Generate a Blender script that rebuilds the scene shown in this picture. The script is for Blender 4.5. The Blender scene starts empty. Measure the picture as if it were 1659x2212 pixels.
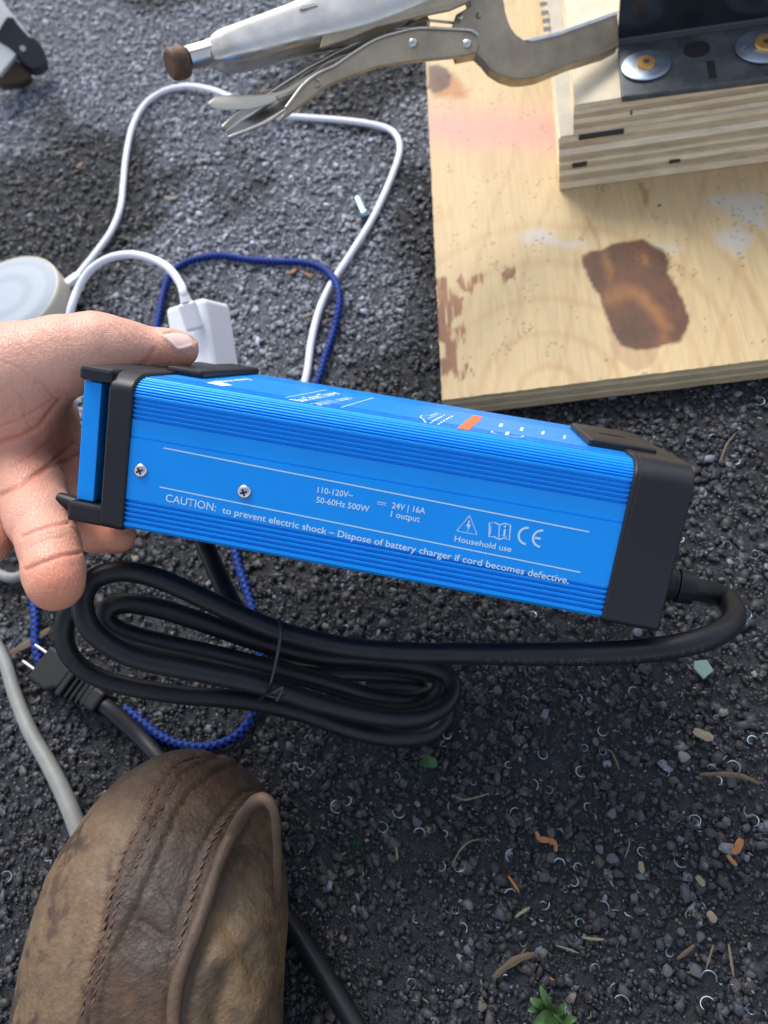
import bpy, bmesh, math, random
import numpy as np
from mathutils import Vector, Matrix
from mathutils.bvhtree import BVHTree
from mathutils import noise as mnoise

rng = np.random.default_rng(7)
random.seed(7)
S = bpy.context.scene
COL = S.collection

# ------------------------------------------------------------------ camera, sky, sun, exposure
FPX, CX, CY, HC = 1662.0, 829.5, 1106.0, 0.46          # focal length and centre in units of a 1659 x 2212 frame; camera height
_p, _r = math.radians(60), math.radians(-24)
Fw = Vector((0, math.cos(_p), -math.sin(_p)))
_R0 = Vector((1, 0, 0)); _U0 = _R0.cross(Fw)
Rt = _R0 * math.cos(_r) + _U0 * math.sin(_r)
Up = -_R0 * math.sin(_r) + _U0 * math.cos(_r)
EYE = Vector((0, 0, HC))
cam = bpy.data.cameras.new('camera'); camo = bpy.data.objects.new('camera', cam); COL.objects.link(camo)
camo.matrix_world = Matrix((( Rt.x, Up.x, -Fw.x, 0), (Rt.y, Up.y, -Fw.y, 0), (Rt.z, Up.z, -Fw.z, HC), (0, 0, 0, 1)))
cam.sensor_fit = 'VERTICAL'; cam.sensor_height = 34.6; cam.sensor_width = 25.95; cam.lens = FPX / 2212 * 34.6
cam.clip_start = 0.01; cam.clip_end = 500
cam.dof.use_dof = True; cam.dof.focus_distance = 0.35; cam.dof.aperture_fstop = 9.5
S.camera = camo

SUN_EL, SUN_AZ = 48.0, 4.0                            # azimuth measured from +Y towards +X
w = bpy.data.worlds.new('World'); S.world = w; w.use_nodes = True
nt = w.node_tree; bg = nt.nodes['Background']
sky = nt.nodes.new('ShaderNodeTexSky'); sky.sky_type = 'NISHITA'; sky.sun_disc = False
sky.sun_elevation = math.radians(SUN_EL); sky.sun_rotation = math.radians(SUN_AZ)
sky.air_density = 1.0; sky.dust_density = 2.0; sky.ozone_density = 1.5
hs = nt.nodes.new('ShaderNodeHueSaturation'); hs.inputs['Saturation'].default_value = .56   # thin overcast: a paler sky
nt.links.new(sky.outputs[0], hs.inputs['Color']); nt.links.new(hs.outputs[0], bg.inputs[0]); bg.inputs[1].default_value = 0.15
sun = bpy.data.lights.new('sun', 'SUN'); sun.energy = 1.5; sun.angle = math.radians(26); sun.color = (1, 0.98, 0.95)
suno = bpy.data.objects.new('sun', sun); COL.objects.link(suno)
sd = Vector((math.cos(math.radians(SUN_EL)) * math.sin(math.radians(SUN_AZ)), math.cos(math.radians(SUN_EL)) * math.cos(math.radians(SUN_AZ)), math.sin(math.radians(SUN_EL))))
suno.rotation_euler = sd.to_track_quat('Z', 'Y').to_euler()
S.view_settings.view_transform = 'Standard'; S.view_settings.look = 'None'; S.view_settings.gamma = 1
S.view_settings.exposure = 0.84
try: S.view_settings.use_curve_mapping = False
except Exception: pass

# ------------------------------------------------------------------ placing helpers
def ray(x, y): return Rt * ((x - CX) / FPX) - Up * ((y - CY) / FPX) + Fw
def at(x, y, d): return EYE + ray(x, y) * d             # point at depth d metres
def P(x, y, z=0.0):                                     # point on the horizontal plane of height z
    d = ray(x, y); return EYE + d * ((z - HC) / d.z)
def proj(v):
    q = Vector(v) - EYE; f = q.dot(Fw); return (q.dot(Rt) / f * FPX + CX, -q.dot(Up) / f * FPX + CY)
Rn, Un, Fn, En = (np.array(v) for v in (Rt, Up, Fw, EYE))
def projn(V):
    q = V - En; f = q @ Fn; return np.stack([q @ Rn / f * FPX + CX, -(q @ Un) / f * FPX + CY], 1)

# ------------------------------------------------------------------ numpy noise
def _h(ix, iy, iz, s):
    n = (ix * 374761393 + iy * 668265263 + iz * 2147483647 + s * 1274126177) & 0xffffffff
    n = ((n ^ (n >> 13)) * 1274126177) & 0xffffffff
    return ((n ^ (n >> 16)) & 0xffff) / 65535.0
def vnoise(x, y, z=None, s=0):
    x = np.asarray(x, float); y = np.asarray(y, float); z = np.zeros_like(x) if z is None else np.asarray(z, float)
    ix, iy, iz = (np.floor(a).astype(np.int64) for a in (x, y, z)); fx, fy, fz = x - ix, y - iy, z - iz
    fx, fy, fz = (a * a * (3 - 2 * a) for a in (fx, fy, fz)); r = 0
    for a in (0, 1):
        for b in (0, 1):
            for c in (0, 1):
                wt = (fx if a else 1 - fx) * (fy if b else 1 - fy) * (fz if c else 1 - fz)
                r = r + wt * _h(ix + a, iy + b, iz + c, s)
    return r
def fbm(x, y, z=None, s=0, o=4):
    r = 0; t = 0; a = 1.0; k = 1.0
    for i in range(o):
        r = r + a * vnoise(x * k, y * k, None if z is None else z * k, s + i); t += a; a *= .5; k *= 2.03
    return r / t
def sm(e0, e1, x):
    t = np.clip((x - e0) / (e1 - e0), 0, 1); return t * t * (3 - 2 * t)

# ------------------------------------------------------------------ object helpers
LOCAL = set()
def finish(o, m, parent, smooth):
    COL.objects.link(o)
    if m is not None: o.data.materials.append(m)
    if smooth:
        o.data.polygons.foreach_set('use_smooth', [True] * len(o.data.polygons))
        if smooth != True:
            o.data.set_sharp_from_angle(angle=math.radians(smooth))
    if parent is not None:
        o.parent = parent
        if parent.type == 'EMPTY' and parent.name not in LOCAL: o.matrix_parent_inverse = parent.matrix_world.inverted()
    return o
def mk(name, V, F, m=None, parent=None, smooth=False):
    me = bpy.data.meshes.new(name); me.from_pydata([tuple(v) for v in V], [], F if isinstance(F, list) else F.tolist()); me.update()
    o = bpy.data.objects.new(name, me); return finish(o, m, parent, smooth)
def fast(name, V, F, m=None, parent=None, smooth=False):
    V = np.asarray(V, np.float32); F = np.asarray(F, np.int32); n = F.shape[1]
    me = bpy.data.meshes.new(name); me.vertices.add(len(V)); me.vertices.foreach_set('co', V.ravel())
    me.loops.add(F.size); me.loops.foreach_set('vertex_index', F.ravel())
    me.polygons.add(len(F)); me.polygons.foreach_set('loop_start', np.arange(0, F.size, n, dtype=np.int32)); 
    me.update(calc_edges=True); me.validate()
    o = bpy.data.objects.new(name, me); return finish(o, m, parent, smooth)
def vcol(o, C, name='tint'):
    a = o.data.color_attributes.new(name, 'FLOAT_COLOR', 'POINT')
    C = np.asarray(C, np.float32); C = np.concatenate([C, np.ones((len(C), 1), np.float32)], 1) if C.shape[1] == 3 else C
    a.data.foreach_set('color', C.ravel())
def frombm(name, bm, m=None, parent=None, smooth=False):
    me = bpy.data.meshes.new(name); bmesh.ops.recalc_face_normals(bm, faces=bm.faces); bm.to_mesh(me); bm.free()
    o = bpy.data.objects.new(name, me); return finish(o, m, parent, smooth)
def tag(o, label, cat, group=None, kind=None):
    if label: o['label'] = label
    if cat: o['category'] = cat
    if group: o['group'] = group
    if kind: o['kind'] = kind
    return o
def empty(name, M, label=None, cat=None, group=None):
    o = bpy.data.objects.new(name, None); COL.objects.link(o); o.empty_display_size = .01
    o.matrix_world = M if isinstance(M, Matrix) else Matrix.Translation(M)
    bpy.context.view_layer.update()
    return tag(o, label, cat, group)
def lempty(*a, **k):                                    # children of this Empty are given in its own coordinates
    o = empty(*a, **k); LOCAL.add(o.name); return o
def bevel(o, wdt, seg=2, ang=35):
    b = o.modifiers.new('bevel', 'BEVEL'); b.width = wdt; b.segments = seg; b.limit_method = 'ANGLE'; b.angle_limit = math.radians(ang)
    b.harden_normals = False; return o
def cr(pts, n=8, closed=False):                         # Catmull-Rom
    p = np.array([tuple(q) for q in pts], float); out = []
    q = np.vstack([p[-1], p, p[0], p[1]]) if closed else np.vstack([2 * p[0] - p[1], p, 2 * p[-1] - p[-2]])
    for i in range(len(q) - 3):
        a, b, c, d = q[i:i + 4]
        for k in range(n):
            t = k / n
            out.append(.5 * ((2 * b) + (-a + c) * t + (2 * a - 5 * b + 4 * c - d) * t * t + (-a + 3 * b - 3 * c + d) * t ** 3))
    if not closed: out.append(p[-1])
    return np.array(out)
def frames(C):
    T = np.gradient(C, axis=0); T /= np.linalg.norm(T, axis=1)[:, None] + 1e-12
    N = np.zeros_like(T); n = np.cross(T[0], [0.1, .2, 1.]); N[0] = n / np.linalg.norm(n)
    for i in range(1, len(C)):
        n = N[i - 1] - T[i] * (N[i - 1] @ T[i]); N[i] = n / np.linalg.norm(n)
    return T, N, np.cross(T, N)
def tube(name, C, r, m, parent=None, ns=14, uv=False, caps=True, braid=0.0):
    C = np.asarray(C, float); T, N, B = frames(C); n = len(C); r = np.broadcast_to(np.asarray(r, float), (n,))
    L = np.concatenate([[0], np.cumsum(np.linalg.norm(np.diff(C, axis=0), axis=1))])
    a = np.arange(ns) / ns * 2 * np.pi
    rr = r[:, None] * np.ones(ns)[None]
    if braid:
        ph = L[:, None] / (r[:, None] * 1.5) * np.pi
        rr = rr * (1 + braid * np.abs(np.sin(2 * a[None] + ph)) * np.abs(np.sin(2 * a[None] - ph)))
    V = C[:, None] + rr[..., None] * (np.cos(a)[None, :, None] * N[:, None] + np.sin(a)[None, :, None] * B[:, None])
    V = V.reshape(-1, 3); i = np.arange(n - 1)[:, None] * ns; j = np.arange(ns)[None]; k = (j + 1) % ns
    F = np.stack([i + j, i + k, i + ns + k, i + ns + j], -1).reshape(-1, 4).tolist()
    if caps: F += [list(range(ns))[::-1], list(range((n - 1) * ns, n * ns))]
    o = mk(name, V, F, m, parent, 50)
    if uv:
        u = o.data.uv_layers.new(name='uv'); li = np.zeros(len(o.data.loops), np.int32); o.data.loops.foreach_get('vertex_index', li)
        uu = (li % ns) / ns; vv = L[li // ns] / 0.01
        for p in o.data.polygons:
            if p.loop_total == 4:
                idx = list(p.loop_indices)
                if max(uu[idx]) - min(uu[idx]) > .5:
                    for q in idx:
                        if uu[q] < .5: uu[q] += 1
        u.data.foreach_set('uv', np.stack([uu, vv], 1).ravel())
    return o
def boxm(name, lo, hi, m, parent, bev=0.0, M=None):
    V = [(x, y, z) for x in (lo[0], hi[0]) for y in (lo[1], hi[1]) for z in (lo[2], hi[2])]
    if M is not None: V = [tuple(M @ Vector(v)) for v in V]
    F = [(0, 1, 3, 2), (4, 6, 7, 5), (0, 4, 5, 1), (2, 3, 7, 6), (0, 2, 6, 4), (1, 5, 7, 3)]
    o = mk(name, V, F, m, parent)
    if bev: bevel(o, bev, 2)
    return o
def prism(name, top, bot, m, parent, bev=0.0, seg=2):    # two matching loops of points
    n = len(top); V = [tuple(v) for v in top] + [tuple(v) for v in bot]
    bm = bmesh.new(); vs = [bm.verts.new(v) for v in V]
    bm.faces.new(vs[:n]); bm.faces.new(vs[n:][::-1])
    for i in range(n): bm.faces.new((vs[i], vs[n + i], vs[n + (i + 1) % n], vs[(i + 1) % n]))
    o = frombm(name, bm, m, parent)
    if bev: bevel(o, bev, seg)
    return o
def disc(name, c, nrm, r, h, m, parent, n=32, bev=0, prof=None, smooth=40):   # lathe around nrm: prof = [(radius, height)]
    nrm = Vector(nrm).normalized(); q = nrm.to_track_quat('Z', 'Y').to_matrix()
    prof = prof or [(r, 0), (r, h)]
    V = []; 
    for (a, b) in prof:
        for i in range(n):
            t = 2 * math.pi * i / n; V.append(Vector(c) + q @ Vector((a * math.cos(t), a * math.sin(t), b)))
    F = [(k * n + i, k * n + (i + 1) % n, (k + 1) * n + (i + 1) % n, (k + 1) * n + i) for k in range(len(prof) - 1) for i in range(n)]
    F += [tuple(range(n))[::-1], tuple(range((len(prof) - 1) * n, len(prof) * n))]
    o = mk(name, V, F, m, parent, smooth)
    if bev: bevel(o, bev)
    return o

# ------------------------------------------------------------------ materials
def mat(name, col, rough=.5, metal=0., spec=.5, bump=0., bscale=200., var=0., vscale=20., attr=False, sss=0., coat=0., bdist=.001, rvar=0., sheen=0., vcol2=None):
    m = bpy.data.materials.new(name); m.use_nodes = True; t = m.node_tree; b = t.nodes['Principled BSDF']; L = t.links.new
    b.inputs['Roughness'].default_value = rough; b.inputs['Metallic'].default_value = metal
    b.inputs['Specular IOR Level'].default_value = spec; b.inputs['Base Color'].default_value = (*col, 1)
    b.inputs['Coat Weight'].default_value = coat; b.inputs['Sheen Weight'].default_value = sheen
    tc = t.nodes.new('ShaderNodeTexCoord'); src = None
    if attr:
        a = t.nodes.new('ShaderNodeAttribute'); a.attribute_name = 'tint'; src = a.outputs['Color']
    if var:
        n = t.nodes.new('ShaderNodeTexNoise'); n.inputs['Scale'].default_value = vscale; n.inputs['Detail'].default_value = 6; n.inputs['Roughness'].default_value = .65
        L(tc.outputs['Object'], n.inputs['Vector'])
        mr = t.nodes.new('ShaderNodeMapRange'); mr.inputs[1].default_value = .25; mr.inputs[2].default_value = .75
        mr.inputs[3].default_value = 0 if vcol2 else 1 - var; mr.inputs[4].default_value = 1 if vcol2 else 1 + var; L(n.outputs[0], mr.inputs[0])
        mx = t.nodes.new('ShaderNodeMix'); mx.data_type = 'RGBA'
        if vcol2:
            mx.inputs[6].default_value = (*col, 1); mx.inputs[7].default_value = (*vcol2, 1); L(mr.outputs[0], mx.inputs[0])
        else:
            mx.blend_type = 'MULTIPLY'; mx.inputs[0].default_value = 1
            if src: L(src, mx.inputs[6])
            else: mx.inputs[6].default_value = (*col, 1)
            cb = t.nodes.new('ShaderNodeCombineColor'); [L(mr.outputs[0], cb.inputs[i]) for i in range(3)]; L(cb.outputs[0], mx.inputs[7])
        src = mx.outputs[2]
    if src: L(src, b.inputs['Base Color'])
    if rvar:
        n = t.nodes.new('ShaderNodeTexNoise'); n.inputs['Scale'].default_value = vscale * 1.7; n.inputs['Detail'].default_value = 5; L(tc.outputs['Object'], n.inputs['Vector'])
        mr = t.nodes.new('ShaderNodeMapRange'); mr.inputs[1].default_value = .3; mr.inputs[2].default_value = .7; mr.inputs[3].default_value = max(0, rough - rvar); mr.inputs[4].default_value = rough + rvar
        L(n.outputs[0], mr.inputs[0]); L(mr.outputs[0], b.inputs['Roughness'])
    if bump:
        n = t.nodes.new('ShaderNodeTexNoise'); n.inputs['Scale'].default_value = bscale; n.inputs['Detail'].default_value = 5; L(tc.outputs['Object'], n.inputs['Vector'])
        bp = t.nodes.new('ShaderNodeBump'); bp.inputs['Strength'].default_value = bump; bp.inputs['Distance'].default_value = bdist
        L(n.outputs[0], bp.inputs['Height']); L(bp.outputs[0], b.inputs['Normal'])
    if sss:
        b.inputs['Subsurface Weight'].default_value = sss; b.inputs['Subsurface Radius'].default_value = (1, .35, .2); b.inputs['Subsurface Scale'].default_value = .004
    return m

M_stone = mat('asphalt_aggregate', (.1, .1, .1), .55, spec=.45, attr=True, bump=.35, bscale=900, var=.25, vscale=500, rvar=.15)
M_tar = mat('asphalt_binder', (.03, .03, .03), .6, spec=.45, attr=True, bump=.9, bscale=900, bdist=.002, var=.35, vscale=700, rvar=.2)
M_blue = mat('blue_anodised_aluminium', (.0, .275, .82), .40, metal=.22, spec=.4, var=.05, vscale=35, rvar=.05, bump=.08, bscale=5000, bdist=.0002, coat=0)
M_print = mat('pale_blue_print', (.50, .68, .82), .5)
M_orange = mat('orange_print', (.85, .15, .05), .5)
M_black = mat('black_moulded_plastic', (.0115, .0115, .016), .42, spec=.35, bump=.12, bscale=3000, bdist=.0003, rvar=.08)
M_cord = mat('black_rubber_cord', (.010, .0105, .013), .42, spec=.35, bump=.08, bscale=900, bdist=.0005, rvar=.08, var=.2, vscale=60)
M_cordtext = mat('grey_cord_print', (.045, .045, .06), .6)
M_screw = mat('polished_screw', (.62, .62, .62), .22, metal=1, rvar=.06)
M_dark = mat('dark_recess', (.012, .012, .012), .8)
M_white = mat('white_plastic', (.88, .89, .92), .32, spec=.5)
M_wcable = mat('white_cable', (.74, .75, .84), .42, var=.05, vscale=40)
M_cream = mat('cream_rim', (.66, .61, .50), .3, var=.05, vscale=50)
M_grey = mat('grey_rubber_cable', (.21, .215, .20), .55, bump=.15, bscale=300, var=.18, vscale=60)
M_steel = mat('worn_nickel_steel', (.62, .61, .58), .34, metal=1, bump=.05, bscale=420, rvar=.12, var=.3, vscale=45, vcol2=(.47, .43, .37))
M_steel2 = mat('dirty_steel', (.43, .36, .265), .46, metal=.8, bump=.10, bscale=350, rvar=.12, var=.3, vscale=50, vcol2=(.27, .22, .155))
M_rust = mat('rusted_knurl', (.05, .035, .03), .6, metal=.3, var=.4, vscale=110, vcol2=(.19, .085, .035), bump=.3, bscale=700)
M_zinc = mat('zinc_washer', (.42, .50, .60), .42, metal=.9, bump=.12, bscale=300, rvar=.1, var=.15, vscale=60)
M_gold = mat('yellow_zinc_screw', (.78, .42, .13), .38, metal=.75, rvar=.08)
M_bracket = mat('black_painted_steel', (.014, .016, .020), .22, spec=.6, bump=.06, bscale=200, rvar=.1)
M_bracketd = mat('dusty_black_flange', (.02, .023, .026), .5, spec=.5, var=1, vscale=55, vcol2=(.11, .12, .12), bump=.2, bscale=900)
M_ply = mat('plywood_face', (.6, .45, .25), .55, spec=.3, attr=True, bump=.15, bscale=350, bdist=.0006)
M_nail = mat('fingernail', (.80, .56, .48), .28, sss=.15, spec=.5)
M_curl = mat('steel_swarf', (.34, .40, .44), .36, metal=1)
M_curlb = mat('blued_steel_swarf', (.30, .42, .50), .3, metal=1)
M_straw = mat('dry_straw', (.17, .135, .085), .7, var=.3, vscale=200)
M_wood = mat('pale_wood_splinter', (.21, .17, .11), .7, var=.25, vscale=200)
M_shav = mat('orange_wood_shaving', (.30, .12, .035), .6, var=.3, vscale=250)
M_leaf = mat('green_leaf', (.035, .085, .018), .5, var=.35, vscale=120)
M_moss = mat('green_moss', (.012, .06, .035), .8, var=.3, vscale=300)
M_brleaf = mat('brown_leaf', (.085, .055, .03), .65, var=.35, vscale=150)
M_glass = mat('green_glass_shard', (.16, .24, .20), .15, spec=.6)
M_peb = mat('pale_pebble', (.19, .185, .165), .7, bump=.3, bscale=500, var=.15, vscale=120)
M_whitepaint = mat('chipped_white_paint', (.80, .80, .75), .45, var=.12, vscale=30)
M_blacktape = mat('black_rubber_shoe', (.014, .016, .022), .45, rvar=.15)
M_brown = mat('dirty_brown_wood', (.07, .045, .03), .75, var=.3, vscale=60, bump=.3, bscale=200)
M_band = mat('clear_black_tie', (.02, .02, .025), .25)

def skin_mat():
    m = mat('skin', (.6, .36, .27), .42, spec=.4, attr=True, sss=.25, bump=.0)
    t = m.node_tree; L = t.links.new; b = t.nodes['Principled BSDF']; tc = t.nodes.new('ShaderNodeTexCoord')
    v = t.nodes.new('ShaderNodeTexVoronoi'); v.feature = 'DISTANCE_TO_EDGE'; v.inputs['Scale'].default_value = 620
    mp = t.nodes.new('ShaderNodeMapping'); mp.inputs['Scale'].default_value = (1, .55, .8); mp.inputs['Rotation'].default_value = (.3, .4, .7)
    nz = t.nodes.new('ShaderNodeTexNoise'); nz.inputs['Scale'].default_value = 900; nz.inputs['Detail'].default_value = 4
    L(tc.outputs['Object'], mp.inputs[0]); L(mp.outputs[0], v.inputs['Vector']); L(tc.outputs['Object'], nz.inputs['Vector'])
    mn = t.nodes.new('ShaderNodeMath'); mn.operation = 'MINIMUM'; mn.inputs[1].default_value = .12; L(v.outputs['Distance'], mn.inputs[0])
    ml = t.nodes.new('ShaderNodeMath'); ml.operation = 'MULTIPLY_ADD'; ml.inputs[1].default_value = 5; L(mn.outputs[0], ml.inputs[0]); L(nz.outputs[0], ml.inputs[2])
    bp = t.nodes.new('ShaderNodeBump'); bp.inputs['Strength'].default_value = .5; bp.inputs['Distance'].default_value = .0004
    L(ml.outputs[0], bp.inputs['Height']); L(bp.outputs[0], b.inputs['Normal'])
    return m
M_skin = skin_mat()
M_leather = mat('worn_brown_leather', (.1, .07, .05), .52, spec=.35, attr=True, bump=.75, bscale=520, bdist=.0010, var=.25, vscale=180, rvar=.12)
def braid_mat():
    m = mat('blue_black_braid', (.01, .03, .2), .55, spec=.2); t = m.node_tree; L = t.links.new; b = t.nodes['Principled BSDF']
    uv = t.nodes.new('ShaderNodeUVMap'); uv.uv_map = 'uv'; mp = t.nodes.new('ShaderNodeMapping'); mp.inputs['Scale'].default_value = (6, 4.2, 1)
    mp.inputs['Rotation'].default_value = (0, 0, 0)
    sh = t.nodes.new('ShaderNodeVectorMath'); sh.operation = 'ADD'
    L(uv.outputs[0], mp.inputs[0])
    ch = t.nodes.new('ShaderNodeTexChecker'); ch.inputs['Scale'].default_value = 1; ch.inputs[1].default_value = (.004, .045, .34, 1); ch.inputs[2].default_value = (.002, .004, .014, 1)
    L(mp.outputs[0], ch.inputs[0]); L(ch.outputs[0], b.inputs['Base Color']); return m
M_braid = braid_mat()
def grille_mat():
    m = mat('speaker_mesh', (.62, .68, .74), .55); t = m.node_tree; L = t.links.new; b = t.nodes['Principled BSDF']
    tc = t.nodes.new('ShaderNodeTexCoord'); mp = t.nodes.new('ShaderNodeMapping'); mp.inputs['Scale'].default_value = (900, 900, 900); mp.inputs['Rotation'].default_value = (0, 0, .5)
    v = t.nodes.new('ShaderNodeTexVoronoi'); v.inputs['Scale'].default_value = 1; v.inputs['Randomness'].default_value = 0
    r = t.nodes.new('ShaderNodeMapRange'); r.inputs[1].default_value = .22; r.inputs[2].default_value = .35
    mx = t.nodes.new('ShaderNodeMix'); mx.data_type = 'RGBA'; mx.inputs[6].default_value = (.14, .16, .19, 1); mx.inputs[7].default_value = (.33, .375, .42, 1)
    L(tc.outputs['Object'], mp.inputs[0]); L(mp.outputs[0], v.inputs['Vector']); L(v.outputs[0], r.inputs[0]); L(r.outputs[0], mx.inputs[0]); L(mx.outputs[2], b.inputs['Base Color']); return m
M_grille = grille_mat()

# ------------------------------------------------------------------ GROUND
def dry_and_shade(x, y):                                     # 1 = dry pale dusty asphalt, 0 = damp dark, plus painted near-side shade
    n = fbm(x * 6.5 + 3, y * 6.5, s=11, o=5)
    band = sm(.22, .55, y - .35 * x)                    # keeps the near side dark, shade painted into the colour
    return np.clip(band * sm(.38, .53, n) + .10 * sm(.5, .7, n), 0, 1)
def spaced(lo, hi, far, step):
    c = list(np.arange(lo, hi + step / 2, step)); s = step
    a = [c[-1]]; b = [c[0]]
    while a[-1] < far: s *= 1.35; a.append(a[-1] + s); b.append(b[-1] - s)
    return np.array(b[1:][::-1] + c + a[1:])
gx, gy = spaced(-.62, .62, 80, .0042), spaced(-.14, 1.32, 80, .0042)
X, Y = np.meshgrid(gx, gy, indexing='ij'); xf, yf = X.ravel(), Y.ravel()
near = np.exp(-np.maximum(0, np.hypot(xf, yf - .6) - 1.2))
Z = (-.0006 - .0022 * vnoise(xf * 230, yf * 230, s=3) - .0014 * vnoise(xf * 110, yf * 110, s=5) + .0016 * (fbm(xf * 12, yf * 12, s=8) - .5)) * near - .001
nx, ny = len(gx), len(gy); I = np.arange(nx * ny).reshape(nx, ny)
F = np.stack([I[:-1, :-1], I[1:, :-1], I[1:, 1:], I[:-1, 1:]], -1).reshape(-1, 4)
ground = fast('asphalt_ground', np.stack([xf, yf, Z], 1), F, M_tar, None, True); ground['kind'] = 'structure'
dr = dry_and_shade(xf, yf); base = .018 + .020 * vnoise(xf * 300, yf * 300, s=21)
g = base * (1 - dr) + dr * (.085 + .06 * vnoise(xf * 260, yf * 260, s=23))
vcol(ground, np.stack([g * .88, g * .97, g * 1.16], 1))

ico = bmesh.new(); bmesh.ops.create_icosphere(ico, subdivisions=1, radius=1); ico.verts.ensure_lookup_table()
ICV = np.array([v.co[:] for v in ico.verts]); ICF = np.array([[v.index for v in f.verts] for f in ico.faces]); ico.free()
OCV = np.array([(1, 0, 0), (0, 1, 0), (-1, 0, 0), (0, -1, 0), (0, 0, 1), (0, 0, -1.)]); OCF = np.array([(0, 1, 4), (1, 2, 4), (2, 3, 4), (3, 0, 4), (1, 0, 5), (2, 1, 5), (3, 2, 5), (0, 3, 5)])
def rocks(n, bv, bf, rmin, rmax, powr, area):
    c = []
    while len(c) < n:
        q = rng.uniform([area[0], area[2]], [area[1], area[3]], (n, 2)); p = projn(np.concatenate([q, np.zeros((n, 1))], 1))
        k = (p[:, 0] > -150) & (p[:, 0] < 1809) & (p[:, 1] > -120) & (p[:, 1] < 2330); c += q[k].tolist()
    c = np.array(c[:n]); r = rmin + (rmax - rmin) * rng.random(n) ** powr
    sc = r[:, None] * rng.uniform([.7, .5, .28], [1.25, .95, .5], (n, 3))
    q3 = np.sign(bv) * np.abs(bv) ** .55; V = (q3 / np.abs(q3).max())[None] * sc[:, None]; V = V * (1 + rng.uniform(-.34, .34, (n, len(bv), 1)))
    a = rng.uniform(0, 2 * np.pi, n); ca, sa = np.cos(a)[:, None], np.sin(a)[:, None]
    x = V[..., 0] * ca - V[..., 1] * sa; y = V[..., 0] * sa + V[..., 1] * ca
    tl = rng.uniform(-.35, .35, (n, 1)); z = V[..., 2] + x * tl
    W = np.stack([x + c[:, :1], y + c[:, 1:], z + (-sc[:, 2] * .95 - .0006 + rng.uniform(-.0004, .0009, n))[:, None]], -1)
    Fc = (bf[None] + (np.arange(n) * len(bv))[:, None, None]).reshape(-1, 3)
    kind = rng.random(n); L = np.where(kind < .70, rng.uniform(.017, .042, n), np.where(kind < .955, rng.uniform(.034, .078, n), rng.uniform(.10, .20, n)))
    hue = rng.random(n)[:, None]; colr = L[:, None] * np.where(hue < .6, [[.90, .98, 1.16]], np.where(hue < .82, [[1.12, 1.0, .90]], [[1.02, .96, 1.10]]))
    d = dry_and_shade(c[:, 0], c[:, 1])[:, None]; colr = colr * .88 * (1 - d) + d * (colr * 2.2 + np.array([[.135, .150, .180]]))
    return W.reshape(-1, 3), Fc, np.repeat(colr, len(bv), 0)
AREA = (-.58, .62, -.14, 1.30)
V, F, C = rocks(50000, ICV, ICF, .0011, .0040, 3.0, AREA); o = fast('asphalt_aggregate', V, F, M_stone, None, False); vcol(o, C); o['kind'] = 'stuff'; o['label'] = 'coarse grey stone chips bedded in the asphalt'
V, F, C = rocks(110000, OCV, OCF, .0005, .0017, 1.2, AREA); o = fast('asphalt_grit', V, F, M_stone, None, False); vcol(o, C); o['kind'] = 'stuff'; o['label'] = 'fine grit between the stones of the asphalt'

# ------------------------------------------------------------------ PLYWOOD BASE BOARD
ZT = 0.022
def flat(v): return Vector((v.x, v.y, 0))
def above(p, py):                                      # height over p at which the vertical through p is seen at image row py
    lo, hi = 0, .3
    for _ in range(40):
        m = (lo + hi) / 2
        if proj((p.x, p.y, m))[1] > py: lo = m
        else: hi = m
    return lo
c0 = P(954, 866, ZT); ef = (P(1659, 778, ZT) - c0).normalized(); es = Vector((-ef.y, ef.x, 0))
_s = (P(920, 150, ZT) - c0).normalized(); es = (es + _s).normalized(); ef = Vector((es.y, -es.x, 0)); ef.normalize()
def B(u, v, z): q = c0 + ef * u + es * v; return Vector((q.x, q.y, z))
LW, LD = .62, .70
board = empty('plywood_board', B(.2, .3, 0), 'thin yellow plywood board with dark brown stains lying on the asphalt', 'board')
lay = [(0, .0050, (.44, .33, .20)), (.0050, .0083, (.66, .52, .33)), (.0083, .0130, (.46, .35, .215)), (.0130, .0168, (.68, .54, .35)), (.0168, .0206, (.56, .43, .27))]
def plymat(name, c, seed):
    m = mat(name, c, .7, spec=.25, var=.25, vscale=45, bump=.5, bscale=240, bdist=.0008)
    n = [q for q in m.node_tree.nodes if q.type == 'TEX_NOISE'][0]
    mp = m.node_tree.nodes.new('ShaderNodeMapping'); mp.inputs['Scale'].default_value = (1, 1, 5); mp.inputs['Rotation'].default_value = (0, 0, 0)
    tc = [q for q in m.node_tree.nodes if q.type == 'TEX_COORD'][0]
    m.node_tree.links.new(tc.outputs['Object'], mp.inputs[0]); m.node_tree.links.new(mp.outputs[0], n.inputs['Vector']); return m
def wavy_layer(name, origin, U, W, lu, lw, z0, z1, inset, m, parent, seed, n=60):
    # a veneer: box with slightly ragged front (w=0) and left (u=0) edges
    V = []; 
    us = [0 + lu * (i / n) for i in range(n + 1)]; ws = [lw * (i / n) for i in range(n + 1)]
    loop = [(u, inset + .0007 * float(vnoise(u * 90, seed * 3.1)) + .0003 * float(vnoise(u * 500, seed * 1.7))) for u in us]
    loop += [(lu, lw)]
    loop += [(inset + .0007 * float(vnoise(q * 90, seed * 5.7)), q) for q in ws[::-1][:-1]]
    for z in (z1, z0):
        for (u, q) in loop: V.append(origin + U * u + W * q); V[-1] = Vector((V[-1].x, V[-1].y, z))
    k = len(loop); F = [tuple(range(k)), tuple(range(k, 2 * k))[::-1]] + [(i, k + i, k + (i + 1) % k, (i + 1) % k) for i in range(k)]
    return mk(name, V, F, m, parent)
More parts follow.
